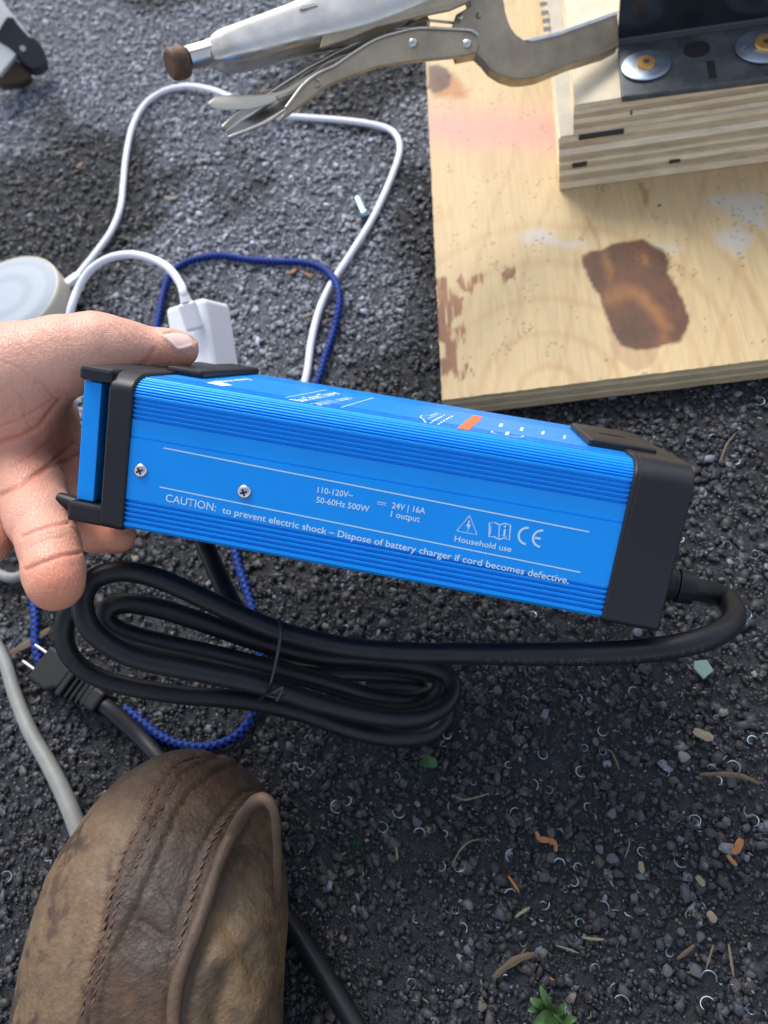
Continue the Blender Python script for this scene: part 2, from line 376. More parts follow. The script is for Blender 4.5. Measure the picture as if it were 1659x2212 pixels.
for i, (a, b, c) in enumerate(lay):
    wavy_layer('veneer', B(0, 0, 0), ef, es, LW, LD, a + .0012, b + .0011, .0004 + .0006 * (i % 2), plymat('ply_edge', c, i), board, i + 1)
# face veneer with its grain, knots, stains and dust, painted per vertex
uu = np.unique(np.concatenate([np.arange(0, .40, .0013), np.linspace(.40, LW, 20)])); vv = np.unique(np.concatenate([np.arange(0, .52, .0015), np.linspace(.52, LD, 20)]))
U_, V_ = np.meshgrid(uu, vv, indexing='ij'); u, v = U_.ravel(), V_.ravel()
ed = .0006 * vnoise(u * 300, v * 0 + 3) ; v3 = np.where(v == 0, ed, v); u3 = np.where(u == 0, .0006 * vnoise(v * 300, v * 0 + 8), u)
W3 = np.array(c0)[None] + u3[:, None] * np.array(ef) + v3[:, None] * np.array(es); W3[:, 2] = ZT + .0003 + .0002 * fbm(u * 60, v * 60, s=4)
px = projn(W3); X2, Y2 = px[:, 0], px[:, 1]
wx = X2 + 14 * (fbm(u * 90, v * 90, s=31) - .5) + 5 * (fbm(u * 500, v * 200, s=32) - .5); wy = Y2 + 14 * (fbm(u * 90, v * 90, s=33) - .5)
def ins(poly, x, y):                                    # signed distance-like: positive inside a polygon
    poly = np.array(poly, float); n = len(poly); c = np.zeros(len(x), bool); d = np.full(len(x), 1e9)
    for i in range(n):
        a, b = poly[i], poly[(i + 1) % n]
        t = np.clip(((x - a[0]) * (b[0] - a[0]) + (y - a[1]) * (b[1] - a[1])) / ((b - a) @ (b - a) + 1e-9), 0, 1)
        d = np.minimum(d, np.hypot(x - a[0] - t * (b[0] - a[0]), y - a[1] - t * (b[1] - a[1])))
        c ^= ((a[1] > y) != (b[1] > y)) & (x < (b[0] - a[0]) * (y - a[1]) / (b[1] - a[1] + 1e-12) + a[0])
    return np.where(c, d, -d)
Z1 = lambda pts: [(930.5 + x * .4378, 438.9 + y * .4378) for x, y in pts]
base = np.array([.53, .39, .205]); col = np.tile(base, (len(u), 1))
ctr = (1290, 640)                                      # figure of the wood swirls round the knot
ang = np.hypot((wx - ctr[0]) * .8, wy - 760)
ringv = np.abs(((np.hypot((X2 - 1190) * .9, Y2 - 860) + 30 * fbm(u * 14, v * 14, s=41)) / 78) % 1 - .5) * 2
ringm = sm(.62, .97, ringv) * (.3 + fbm(u * 16, v * 16, s=40)) * sm(420, 520, Y2)
ring2 = np.abs(((X2 + .25 * Y2 + 60 * fbm(u * 8, v * 8, s=43)) / 110) % 1 - .5) * 2
col = col * (1 - .13 * ringm[:, None] * np.array([.7, 1.2, 1.6])) * (1 - .11 * (sm(.78, 1, ring2) * sm(980, 1050, X2))[:, None] * np.array([.6, 1, 1.3]))
gr = fbm(u * 700, v * 38, s=45); col *= (.84 + .32 * gr)[:, None]; col *= (.88 + .24 * fbm(u * 20, v * 12, s=46))[:, None]
pink = np.exp(-((Y2 - 275 - .05 * (X2 - 1000)) / 48) ** 2) * sm(900, 935, X2) * (.6 + .5 * fbm(u * 30, v * 30, s=48)); pink = np.clip(pink, 0, .85)[:, None]
col = col * (1 - pink) + pink * np.array([.58, .30, .24])
br = sm(0, 22, ins([(920, 140), (985, 150), (1010, 180), (1030, 188), (1018, 205), (1032, 212), (1000, 225), (930, 222)], wx, wy))[:, None]
col = col * (1 - .9 * br) + .9 * br * np.array([.36, .155, .05]) * (.6 + .8 * fbm(u * 90, v * 30, s=49))[:, None]
kn = sm(-2, 5, ins([(922, 140), (950, 135), (972, 148), (977, 170), (968, 190), (940, 205), (922, 195)], wx, wy))[:, None]
col = col * (1 - .85 * kn) + .85 * kn * (np.array([.075, .04, .028]) * (.5 + .9 * fbm(u * 120, v * 120, s=50))[:, None])
big = Z1([(745, 262), (790, 235), (860, 222), (900, 212), (960, 190), (1040, 178), (1085, 200), (1140, 225), (1180, 290), (1165, 350), (1205, 400), (1240, 480), (1272, 560), (1268, 630), (1235, 680), (1180, 698), (1130, 715), (1010, 728), (930, 700), (895, 640), (880, 580), (850, 510), (840, 460), (800, 410), (765, 340)])
lightspots = [([(835, 235), (870, 240), (900, 330), (890, 400), (855, 330)], .75), ([(890, 400), (960, 395), (1080, 440), (1170, 560), (1200, 620), (1150, 650), (1090, 560), (1000, 480), (900, 500), (840, 500)], .6), ([(1040, 250), (1060, 255), (1070, 290), (1050, 290)], .8), ([(1130, 640), (1175, 640), (1180, 700), (1130, 700)], .5)]
bm_ = .93 * sm(-5, 4, ins(big, wx, wy)); brn = np.array([.075, .022, .010]) * (.35 + 1.25 * fbm(u * 80, v * 80, s=52))[:, None]
edge = 1 + .0 * bm_; lt = np.zeros(len(u))
for pz, a in lightspots: lt = np.maximum(lt, .72 * a * sm(-12, 16, ins(Z1(pz), wx, wy)) * (.45 + .9 * fbm(u * 150, v * 40, s=58)))
brn = brn * (1 - lt[:, None]) + lt[:, None] * np.array([.42, .165, .04])
col = col * (1 - bm_[:, None]) + bm_[:, None] * brn
low = sm(0, 5, ins(Z1([(850, 560), (870, 650), (880, 740), (930, 800), (1010, 835), (1070, 825), (1120, 770), (1135, 715), (1000, 720), (900, 640)]), wx, wy)) * (1 - bm_)
col = col * (1 - .5 * low[:, None]) + .5 * low[:, None] * np.array([.36, .215, .12])
for pz in ([(25, 375), (90, 370), (110, 440), (160, 480), (150, 540), (115, 575), (95, 620), (160, 590), (165, 690), (130, 760), (185, 790), (180, 845), (140, 885), (100, 810), (90, 862), (50, 830), (38, 760), (70, 770), (60, 680), (35, 665)], [(133, 375), (160, 350), (265, 345), (268, 400), (240, 405), (215, 395), (200, 445), (165, 430), (150, 440)], [(337, 345), (370, 320), (430, 325), (430, 350), (400, 385), (355, 393)], [(200, 820), (222, 815), (222, 843), (203, 840)]):
    k = sm(-1, 3, ins(Z1(pz), wx + 8 * (gr - .5), wy + 30 * (fbm(u * 420, v * 6, s=56) - .5)))[:, None] * sm(.30, .46, fbm(u * 430, v * 26, s=59))[:, None]; b3 = np.array([.20, .075, .03]) * (.4 + 1.2 * fbm(u * 90, v * 40, s=57))[:, None]; col = col * (1 - .93 * k) + .93 * k * b3
strk = sm(0, 4, ins(Z1([(760, 60), (790, 70), (850, 220), (820, 225), (780, 140)]), wx, wy)) * .5; col = col * (1 - strk[:, None]) + strk[:, None] * np.array([.36, .19, .09])
strk = sm(-1, 3, ins([(1373, 392), (1392, 392), (1400, 425), (1398, 445), (1388, 438)], wx, wy)) * .6; col = col * (1 - strk[:, None]) + strk[:, None] * np.array([.30, .15, .08])
dust = np.zeros(len(u))
for pz in (Z1([(400, 170), (470, 120), (560, 110), (640, 170), (780, 185), (790, 235), (640, 225), (470, 210)]), Z1([(1080, 180), (1180, 190), (1260, 220), (1200, 260), (1100, 220)]), [(1500, 430), (1560, 415), (1659, 410), (1659, 500), (1600, 490), (1560, 460)], [(1540, 500), (1600, 480), (1640, 510), (1600, 560), (1540, 530)]):
    dust = np.maximum(dust, sm(-6, 22, ins(pz, wx, wy)))
dust = (np.clip(dust * (.3 + 1.1 * fbm(u * 260, v * 260, s=61)), 0, .8))[:, None]; col = col * (1 - dust) + dust * np.array([.50, .47, .41])
sp = (rng.random(len(u)) > .9985) | ((fbm(u * 60, v * 60, s=64) > .66) & (rng.random(len(u)) > .93)); spn = np.clip(sp * 1.0, 0, 1)[:, None]; col = col * (1 - .5 * spn)
I = np.arange(len(u)).reshape(len(uu), len(vv)); F = np.stack([I[:-1, :-1], I[1:, :-1], I[1:, 1:], I[:-1, 1:]], -1).reshape(-1, 4)
fv = fast('face_veneer', W3, F, M_ply, board, True); vcol(fv, col)

# ------------------------------------------------------------------ PLYWOOD BLOCK (two glued sheets with a smaller one on top)
k0 = P(1208, 411, ZT + .001); z1 = above(k0, 301)
kf = (P(1659, 350, ZT + .001) - k0).normalized(); ks = Vector((-kf.y, kf.x, 0))
k1 = P(1187, 301, z1); k2 = P(1239, 298, z1); z2 = above(k2, 237)
lower = empty('plywood_block', (k0 + kf * .1 + ks * .1), 'thick edge-on plywood block with split veneers on the stained board', 'wood block')
e_cols = [(.78, .62, .41), (.52, .40, .25), (.82, .67, .46), (.56, .44, .28), (.76, .62, .42), (.84, .72, .54)]
fr = [0, .13, .26, .36, .48, .535, .66, .78, .90, 1.0]
for i in range(len(fr) - 1):
    a, b = ZT + .001 + (z1 - ZT - .001) * fr[i], ZT + .001 + (z1 - ZT - .001) * fr[i + 1]
    wavy_layer('veneer', k0, kf, ks, .42, .36, a + .0001, b, [.0, .0012, .0004, .0016, 0, .0022, .0003, .0013, .0005][i], plymat('block_edge', e_cols[[0, 1, 2, 3, 4, 1, 5, 3, 4][i]], i), lower, 20 + i)
kb = k0 + kf * .0  # pale weathered top strip of the lower block
whitey = mat('weathered_pale_wood', (.50, .46, .38), .7, spec=.25, var=.15, vscale=40, bump=.4, bscale=260, bdist=.0006)
boxm('top_face', (.0012, .0012, z1), (.41, .35, z1 + .0012), whitey, lower, 0, Matrix(((kf.x, ks.x, 0, k0.x), (kf.y, ks.y, 0, k0.y), (0, 0, 1, 0), (0, 0, 0, 1))))
inkm = mat('stamp_ink', (.10, .11, .13), .7)
off = (k2 - k0).dot(kf); offs = (k2 - k0).dot(ks)
MK = Matrix(((kf.x, ks.x, 0, k0.x), (kf.y, ks.y, 0, k0.y), (0, 0, 1, 0), (0, 0, 0, 1)))
for (x, y) in ((1182, 66), (1180, 48), (1177, 31), (1174, 12), (1172, -6)):
    q = MK.inverted() @ P(x, y, z1); boxm('ink_dash', (q.x - .003, q.y - .003, z1 + .0012), (q.x + .003, q.y + .003, z1 + .0015), inkm, lower, 0, MK)
void = mat('veneer_void', (.05, .035, .03), .9)
q1, q2 = MK.inverted() @ P(1250, 300, .0), 0
def onfront(x, y):                                      # point on the front plane of the block -> (u, z)
    d = ray(x, y); t = (k0 - EYE).dot(ks) / d.dot(ks); p = EYE + d * t; return (p - k0).dot(kf), p.z
for (xa, ya, xb, yb, h) in ((1250, 299, 1348, 284, .0035), (1206 + 30, 357, 1268, 355, .004), (1445, 352, 1470, 346, .0025), (1362, 247, 1366, 243, .003)):
    ua, za = onfront(xa, ya); ub, zb = onfront(xb, yb)
    boxm('veneer_gap', (ua, -.0006, (za + zb) / 2 - h / 2), (ub, .002, (za + zb) / 2 + h / 2), void, lower, .0006, MK)
upper = empty('pale_wood_piece', MK @ Vector((off + .1, offs + .1, z1)), 'smaller plywood piece under the black steel bracket, on top of the thick block', 'wood block')
fr = [0, .16, .36, .52, .70, .86, 1.0]
for i in range(6):
    a, b = z1 + .0014 + (z2 - z1) * fr[i], z1 + .0014 + (z2 - z1) * fr[i + 1]
    wavy_layer('veneer', MK @ Vector((off, max(0, offs) + .0, 0)), kf, ks, .36, .30, a + .0001, b, [.0004, .0014, .0002, .001, .0003, .0008][i], plymat('piece_edge', e_cols[[0, 3, 2, 1, 4, 0][i]], i), upper, 40 + i)
zt2 = z2 + .0014
crm = mat('creamy_wood_top', (.66, .57, .41), .65, spec=.3, var=.14, vscale=70, bump=.3, bscale=300, bdist=.0006)
boxm('top_face', (off + .001, max(0, offs) + .001, zt2), (off + .35, offs + .29, zt2 + .001), crm, upper, 0, MK)
zt2 += .001
# ------------------------------------------------------------------ BRACKET
zf = zt2 + .005
b0 = P(1343, 209, zf); bl = MK.inverted() @ b0; bb = MK.inverted() @ P(1329, 95, zf)
bf = (P(1659, 168, zf) - b0).normalized(); bs = Vector((-bf.y, bf.x, 0)); MB_ = Matrix(((bf.x, bs.x, 0, b0.x), (bf.y, bs.y, 0, b0.y), (0, 0, 1, 0), (0, 0, 0, 1)))
dep = (MB_.inverted() @ P(1329, 95, zf)).y
brk = empty('steel_angle_bracket', b0 + bf * .1, 'black steel angle bracket screwed down on the plywood block beside the pliers', 'bracket')
bx = [MB_.inverted() @ P(x, y, zf) for x, y in ((1505, 107), (1537, 150), (1395, 145), (1650, 105))]
# solid flange; dark inserts stand in for shade in hole and slot
bm = bmesh.new(); 
ov = [(0, 0), (.3, 0), (.3, dep + .004), (0, dep + .004)]
fl = boxm('flange', (0, 0, zt2 + .0003), (.3, dep + .004, zf), M_bracketd, brk, .0012, MB_)
hl = disc('bolt_hole', MB_ @ Vector((bx[0].x, bx[0].y, zf - .004)), (0, 0, 1), .0095, 0, M_dark, brk, prof=[(.0085, 0), (.0088, .0042), (.0088, .0044)])
bm.free()
sl = boxm('slot', (bx[1].x - .003, bx[1].y - .010, zf - .002), (bx[1].x + .003, bx[1].y + .010, zf + .0003), M_dark, brk, .002, MB_)
wl = boxm('upright', (0, dep, zt2 + .0003), (.3, dep + .005, zf + .115), M_bracket, brk, .0014, MB_)
V = []; F = []
for i, t in enumerate(np.linspace(0, math.pi / 2, 9)):
    for x in (0.0005, .2995): V.append(MB_ @ Vector((x, dep + .0005 - .006 * (1 - math.sin(t)), zf - .0004 + .006 * (1 - math.cos(t)))))
F = [(2 * i, 2 * i + 1, 2 * i + 3, 2 * i + 2) for i in range(8)]
mk('inner_fillet', V, F, M_bracket, brk, True)
def washer(px, py, rad, lab, txt):
    c = P(px, py, zf); w_ = empty('fender_washer', c, lab, 'washer', 'zinc washers on the bracket')
    disc('washer_plate', c + Vector((0, 0, .0004)), (0.02, 0.01, 1), rad, .0018, M_zinc, w_, n=56, prof=[(.0045, .0002), (rad - .0006, 0), (rad, .0006), (rad, .0013), (rad - .0007, .0018), (.0045, .0018)])
    if txt:
        cu = bpy.data.curves.new('t', 'FONT'); cu.body = txt; cu.size = .009; cu.extrude = .0001; cu.space_character = 1.25; to = bpy.data.objects.new('t', cu); COL.objects.link(to)
        bpy.context.view_layer.update(); me = bpy.data.meshes.new_from_object(to.evaluated_get(bpy.context.evaluated_depsgraph_get())); bpy.data.objects.remove(to)
        o = bpy.data.objects.new('stamped_letters', me); a = P(1596, 108, zf + .0024); e1 = (P(1640, 125, zf + .0024) - a).normalized(); e2 = Vector((0, 0, 1)).cross(e1)
        me.transform(Matrix(((e1.x, e2.x, 0, a.x), (e1.y, e2.y, 0, a.y), (e1.z, e2.z, 1, a.z), (0, 0, 0, 1)))); finish(o, M_print2, w_, False)
    return c
M_print2 = mat('bright_stamp', (.75, .78, .8), .3, metal=.8)
def torx(c, lab, rad=.0062):
    s_ = empty('torx_screw', c, lab, 'screw', 'yellow screws through the washers'); c = c + Vector((0, 0, .0022))
    disc('screw_head', c, (.03, -.12, 1), rad, .002, M_gold, s_, n=40, prof=[(rad * .8, -.001), (rad, .0006), (rad, .0016), (rad * .93, .0023), (.0, .0025)])
    q = Vector((.03, -.12, 1)).normalized(); qq = q.to_track_quat('Z', 'Y').to_matrix(); V = []
    for i in range(24):
        t = 2 * math.pi * i / 24; r = .0021 + .0006 * math.cos(6 * t); V.append(c + q * .0027 + qq @ Vector((r * math.cos(t), r * math.sin(t), 0)))
    V += [v - q * .0004 for v in V]; mk('star_socket', V, [tuple(range(24))] + [(i, 24 + i, 24 + (i + 1) % 24, (i + 1) % 24) for i in range(24)], void, s_)
def radpx(c, n): return n * (c - EYE).dot(Fw) / FPX
c = washer(1395, 145, radpx(P(1395, 145, zf), 51), 'round zinc washer at the left end of the black bracket', None); torx(c + ef * -.0003, 'yellow star-socket screw in the washer at the left end of the bracket')
c = washer(1652, 103, radpx(P(1652, 103, zf), 60), 'round zinc washer with stamped letters cut by the right picture edge', 'UCX'); torx(c, 'yellow star-socket screw in the stamped washer at the right edge', .0075)

# ------------------------------------------------------------------ LOCKING PLIERS
pl = empty('locking_pliers', at(800, 60, .49), 'old silver locking pliers clamped on the steel bracket above the asphalt', 'pliers')
pd = lambda x: .44 + (x - 380) * (.545 - .44) / (1320 - 380)
def plate(name, pts, thick, doff, m, bev=.0012, smooth_n=0):
    pts = [tuple(p) for p in (cr(pts, smooth_n, True) if smooth_n else pts)]
    top = [at(x, y, pd(x) + doff) for x, y in pts]; n = Fw
    return prism(name, top, [t + n * thick for t in top], m, pl, bev, 3)
# upper handle: lofted hollow channel
ax = [(448, 110, 20), (460, 112, 31), (478, 112, 37), (500, 110, 40), (550, 95, 45), (620, 72, 47), (700, 47, 56), (780, 20, 62), (860, -12, 62), (940, -45, 60), (1010, -75, 58)]
V = []; ns = 36
for i, (x, y, hw) in enumerate(ax):
    x0, y0, _ = ax[max(0, i - 1)]; x1, y1, _ = ax[min(len(ax) - 1, i + 1)]
    d = (at(x1, y1, pd(x1)) - at(x0, y0, pd(x0))).normalized(); n2 = d.cross(Fw).normalized(); n3 = d.cross(n2).normalized()
    D = pd(x) - .002; r2 = hw * D / FPX; r3 = min(r2, .0105) if i > 1 else r2 * .8
    for k in range(ns):
        t = 2 * math.pi * k / ns; c_, s_ = math.cos(t), math.sin(t); e = .62
        V.append(at(x, y, D) + n2 * (r2 * math.copysign(abs(c_) ** e, c_)) + n3 * (r3 * math.copysign(abs(s_) ** e, s_)))
F = [(i * ns + k, i * ns + (k + 1) % ns, (i + 1) * ns + (k + 1) % ns, (i + 1) * ns + k) for i in range(len(ax) - 1) for k in range(ns)] + [tuple(range(ns))[::-1]]
o = mk('upper_handle', V, F, M_steel, pl, True); sb = o.modifiers.new('s', 'SUBSURF'); sb.levels = sb.render_levels = 2
# collar (square neck) and adjusting knob
A, Bq = at(403, 126, pd(403)), at(458, 112, pd(458)); d = (Bq - A).normalized()
o = disc('neck', A, d, .007, (Bq - A).length, M_steel, pl, n=8, prof=[(.0060, 0), (.0066, .001), (.0070, .013), (.0078, (Bq - A).length)], smooth=30); bevel(o, .0008)
kn = at(372, 139, pd(372)); rk = radpx(kn, 32)
V = []; n = 72; pr = [(.0, 0), (rk * .82, 0), (rk * .95, .0008), (rk, .002), (rk, .0085), (rk * .93, .010), (rk * .5, .0105)]
prf = []
for (a, b) in pr: prf.append((a, b))
o = disc('adjusting_knob', kn - d * .002, d, rk, .01, M_rust, pl, n=64, prof=[(.001, 0), (rk * .8, 0), (rk * .96, .001)] + [(rk * (1 + .025 * (i % 2)), .002 + .0007 * i) for i in range(11)] + [(rk * .94, .0103), (rk * .5, .0108)], smooth=20)
for v in o.data.vertices:
    pass
# fixed jaw body and arm
jaw = [(1015, 12), (1003, -30), (1075, -40), (1088, 0), (1092, 24), (1097, 42), (1104, 58), (1114, 72), (1130, 84), (1150, 88), (1209, 73), (1268, 52), (1335, 30), (1338, 97), (1308, 113), (1229, 137), (1185, 155), (1160, 165), (1130, 170), (1108, 170), (1082, 162), (1058, 147), (1042, 127), (1026, 112), (985, 120), (975, 90), (975, 60), (985, 30)]
plate('fixed_jaw', jaw, .011, -.002, M_steel2, .0012)
jawlip = [(1134, 85), (1150, 89), (1209, 75), (1268, 54), (1335, 31), (1335, 22), (1268, 45), (1209, 66), (1145, 82)]
plate('jaw_highlight', jawlip, .010, -.0028, mat('painted_edge_highlight', (.72, .71, .68), .42, metal=.5, var=.2, vscale=90), .0004)  # pale strip painting in the highlight along the jaw
# body side wall of the upper handle reaching the jaw
side = [(690, 104), (752, 84), (812, 58), (852, 49), (911, 34), (971, 22), (1012, 4), (1040, -30), (900, -60), (760, 0), (700, 60)]
plate('handle_side', side, .002, -.0125, M_steel2, .0008)
side2 = [(676, 140), (720, 118), (768, 108), (812, 90), (852, 78), (905, 66), (985, 62), (985, 40), (911, 36), (812, 60), (720, 108)]
plate('inner_link', [(655, 178), (690, 150), (722, 142), (768, 116), (812, 88), (852, 71), (852, 50), (812, 58), (768, 90), (718, 114), (676, 132), (650, 150)], .003, .004, M_steel2, .0006)
# lower handle front cheek, and flared far cheek
low_t = [(607, 257), (617, 233), (633, 212), (652, 187), (676, 166), (700, 152), (721, 143), (753, 121), (792, 96), (820, 82), (852, 72), (903, 61), (971, 63), (1015, 66), (1032, 76), (1036, 95), (1030, 113), (1007, 119), (983, 123), (919, 129), (872, 134), (812, 144), (773, 158), (726, 176), (699, 190), (660, 220), (640, 234)]
plate('lower_handle', low_t, .003, -.008, M_steel2, .0009)
C = [at(x, y, pd(x) - .0085) for x, y in low_t[1:15]]
tube('cheek_rim', cr(C, 4), .0010, M_steel, pl, 8)
# curved trough of the lower handle
V = []; cc = cr([(486, 287, 0), (520, 264, 0), (560, 243, 0), (600, 218, 0), (640, 190, 0), (690, 156, 0), (760, 118, 0), (840, 84, 0), (910, 74, 0)], 6); wd = np.interp(cc[:, 0], [486, 520, 560, 620, 700, 910], [10, 20, 24, 24, 18, 14])
Tn, Nn, _ = frames(np.c_[cc[:, :2], np.zeros(len(cc))]);
for i in range(len(cc)):
    tx, ty = Tn[i, 0], Tn[i, 1]; L_ = math.hypot(tx, ty); px_, py_ = -ty / L_, tx / L_
    for k in range(13):
        a = (k / 12 - .5) * 2; V.append(at(cc[i, 0] + px_ * wd[i] * a, cc[i, 1] + py_ * wd[i] * a, pd(cc[i, 0]) + .004 - .006 * abs(a) ** 2))
F = [(i * 13 + k, i * 13 + k + 1, (i + 1) * 13 + k + 1, (i + 1) * 13 + k) for i in range(len(cc) - 1) for k in range(12)]
o = mk('handle_trough', V, F, M_steel, pl, True); sd_ = o.modifiers.new('t', 'SOLIDIFY'); sd_.thickness = .0016
# release lever and upper leaf
def strip(name, path, wid, m, d0, bow=.0015, th=.0018):
    cc = cr([(x, y, 0) for x, y in path], 6); s = np.linspace(0, 1, len(cc)); wdt = np.interp(s, np.linspace(0, 1, len(wid)), wid)
    T, _, _ = frames(cc); V = []
    for i in range(len(cc)):
        L_ = math.hypot(T[i, 0], T[i, 1]); px_, py_ = -T[i, 1] / L_, T[i, 0] / L_
        for k in range(9):
            a = (k / 8 - .5) * 2; V.append(at(cc[i, 0] + px_ * wdt[i] * a, cc[i, 1] + py_ * wdt[i] * a, pd(cc[i, 0]) + d0 + bow * a * a))
    F = [(i * 9 + k, i * 9 + k + 1, (i + 1) * 9 + k + 1, (i + 1) * 9 + k) for i in range(len(cc) - 1) for k in range(8)]
    o = mk(name, V, F, m, pl, True); q = o.modifiers.new('t', 'SOLIDIFY'); q.thickness = th; return o
strip('release_lever', [(450, 224), (462, 223), (490, 222), (540, 220), (585, 212), (620, 197), (660, 172), (720, 140)], [3, 12, 16.5, 16, 11, 7, 7, 6], mat('pale_lever', (.60, .54, .43), .45, metal=.3, var=.1), -.003, .001)
strip('lever_leaf', [(549, 203), (590, 196), (630, 180), (660, 157), (700, 138), (740, 118)], [3, 6, 7, 6, 7, 8], M_steel2, .001)
strip('lever_ridge', [(600, 213), (640, 196), (670, 168), (705, 140), (760, 118)], [1.5, 2.5, 3, 3, 2], M_steel, -.004)
for x, y, r in ((890, 92, 13), (1008, 94, 12)):
    p = at(x, y, pd(x) - .008); disc('rivet', p + Fw * .001, -Fw, 0, 0, M_steel, pl, n=24, prof=[(radpx(p, r), 0), (radpx(p, r * .95), .001), (radpx(p, r * .7), .0022), (radpx(p, r * .3), .0028), (0.0001, .0029)], smooth=80)
p = at(684, 180, pd(684) - .008); disc('rivet', p + Fw * .0005, -Fw, 0, 0, M_steel2, pl, n=24, prof=[(radpx(p, 9), 0), (radpx(p, 9), .001), (radpx(p, 7), .0012), (radpx(p, 5), .0004), (.0001, .0004)], smooth=30)
sc_ = [at(x, y, pd(x) + .003) for x, y in ((865, 55), (920, 47), (1000, 40))]
t = np.linspace(0, 1, 260); a0, a1 = np.array(at(862, 58, pd(862) + .003)), np.array(at(925, 46, pd(925) + .003)); dd = (a1 - a0); dd /= np.linalg.norm(dd); n1 = np.cross(dd, Fn); n1 /= np.linalg.norm(n1); n2 = np.cross(dd, n1)
tube('spring', a0 + (a1 - a0) * t[:, None] + .0028 * (np.cos(t * 2 * np.pi * 13)[:, None] * n1 + np.sin(t * 2 * np.pi * 13)[:, None] * n2), .0006, M_steel2, pl, 6)
tube('spring_rod', [at(x, y, pd(x) + .003) for x, y in ((905, 42), (985, 50), (1000, 46))], .0009, M_steel, pl, 8)
p = at(995, 38, pd(995) - .004); disc('rivet', p, -Fw, 0, 0, M_steel, pl, n=16, prof=[(radpx(p, 6), 0), (radpx(p, 5), .001), (.0001, .0014)], smooth=60)
p = at(1035, 32, pd(1035) - .003); disc('rivet', p, -Fw, 0, 0, M_steel2, pl, n=16, prof=[(radpx(p, 6), 0), (radpx(p, 5), .0006), (.0001, .001)], smooth=60)
boxm('handle_tab', (-.006, -.0015, -.001), (.006, .0015, .001), M_steel, pl, .0006, Matrix.Translation(at(667, 14, pd(667) - .012)) @ Matrix((tuple(d), tuple(d.cross(Fw).normalized()), tuple(Fw))).transposed().to_4x4())

# ------------------------------------------------------------------ SPEAKER
c = Vector((-.2205, .5880, .040)); R_ = .0464
spk = empty('round_speaker', Vector((c.x, c.y, 0)), 'round white mesh-topped speaker with cream rim at the left edge', 'speaker')
disc('base', (c.x, c.y, .001), (0, 0, 1), R_, .02, mat('grey_speaker_base', (.16, .155, .17), .5), spk, n=64, prof=[(R_ * .82, 0), (R_ * .93, .003), (R_ * .97, .012)])
disc('body', (c.x, c.y, .013), (0, 0, 1), R_, .02, M_cream, spk, n=80, prof=[(R_ * .97, 0), (R_ * 1.03, .004), (R_ * 1.05, .014), (R_ * 1.045, .0235), (R_ * 1.032, .0262), (R_ * 1.015, .0268), (R_ * .995, .0262)], smooth=50)
disc('grille', (c.x, c.y, .0385), (0, 0, 1), R_, .02, M_grille, spk, n=80, prof=[(R_ * 1.0, 0), (R_ * .98, .0010), (R_ * .7, .0020), (R_ * .3, .003), (.0001, .0031)], smooth=80)

# ------------------------------------------------------------------ WHITE CABLES
ca = empty('white_usb_cable', P(700, 720, .003), 'long white cable looping over the asphalt from the speaker towards the charger', 'cable')
pa = [P(640, 900, .003), P(652, 850, .003), P(664, 800, .003), P(672, 740, .003), P(688, 675, .003), P(715, 615, .0035), P(760, 545, .003), P(805, 472, .003), P(845, 385, .003), P(864, 322, .003), P(850, 286, .003), P(810, 270, .003), P(740, 260, .003), P(660, 254, .003), P(610, 250, .006), P(560, 238, .012), P(520, 222, .015), P(480, 202, .012), P(435, 189, .007), P(395, 187, .004), P(350, 199, .003), P(312, 227, .003), P(286, 275, .003), P(272, 340, .003), P(266, 400, .003), P(260, 450, .003), P(240, 500, .004), P(208, 545, .006), P(180, 580, .010), P(162, 602, .013)]
tube('cord', cr(pa, 10), .0029, M_wcable, ca, 14)
e0, e1 = P(166, 598, .013), P(147, 612, .015)
dq = (e1 - e0).normalized(); boxm('plug', (-.003, -.0042, -.003), (.016, .0042, .003), M_white, ca, .0018, Matrix.Translation(e0) @ dq.to_track_quat('X', 'Z').to_matrix().to_4x4())
# adapter
pb = P(440, 800, 0)
ad = empty('white_usb_adapter', pb, 'white wall adapter block with a white plug pushed in, behind the charger', 'power adapter')
_c = at(430, 740, .555); _y = (at(450, 840, .562) - at(428, 700, .56)).normalized(); _n = (Rt * -.42 + Up * .25 - Fw * .85); _n = (_n - _y * _n.dot(_y)).normalized(); _x = _y.cross(_n)
Ma = Matrix(((_x.x, _y.x, _n.x, _c.x), (_x.y, _y.y, _n.y, _c.y), (_x.z, _y.z, _n.z, _c.z), (0, 0, 0, 1)))
o = boxm('body', (-.0185, -.027, -.020), (.0165, .034, .012), M_white, ad, .004, Ma); o.modifiers[0].segments = 4
boxm('port', (-.012, -.0278, -.010), (.004, -.0268, -.001), mat('port_grey', (.3, .3, .32), .4), ad, 0, Ma)
cb = empty('white_plug_cable', P(280, 550, .04), 'short white cable arching from the adapter down behind the thumb', 'cable')
top = at(422, 712, .535); j = (at(401, 648, .53) - top).normalized()
boxm('plug', (-.0005, -.0062, -.0036), (.019, .0062, .0036), M_white, cb, .002, Matrix.Translation(top) @ j.to_track_quat('X', 'Z').to_matrix().to_4x4())
t2 = top + j * .019; disc('strain_relief', t2, j, .004, .007, M_white, cb, n=20, prof=[(.0040, 0), (.0036, .003), (.0028, .007)])
pc = [t2, t2 + j * .007] + [at(x, y, d) for x, y, d in ((391, 616, .535), (368, 583, .54), (335, 562, .55), (285, 550, .56), (235, 558, .57), (195, 584, .575), (170, 622, .575), (155, 662, .57), (146, 705, .57), (130, 770, .57), (90, 860, .57))]
tube('cord', cr(pc, 10), .0029, M_wcable, cb, 14)

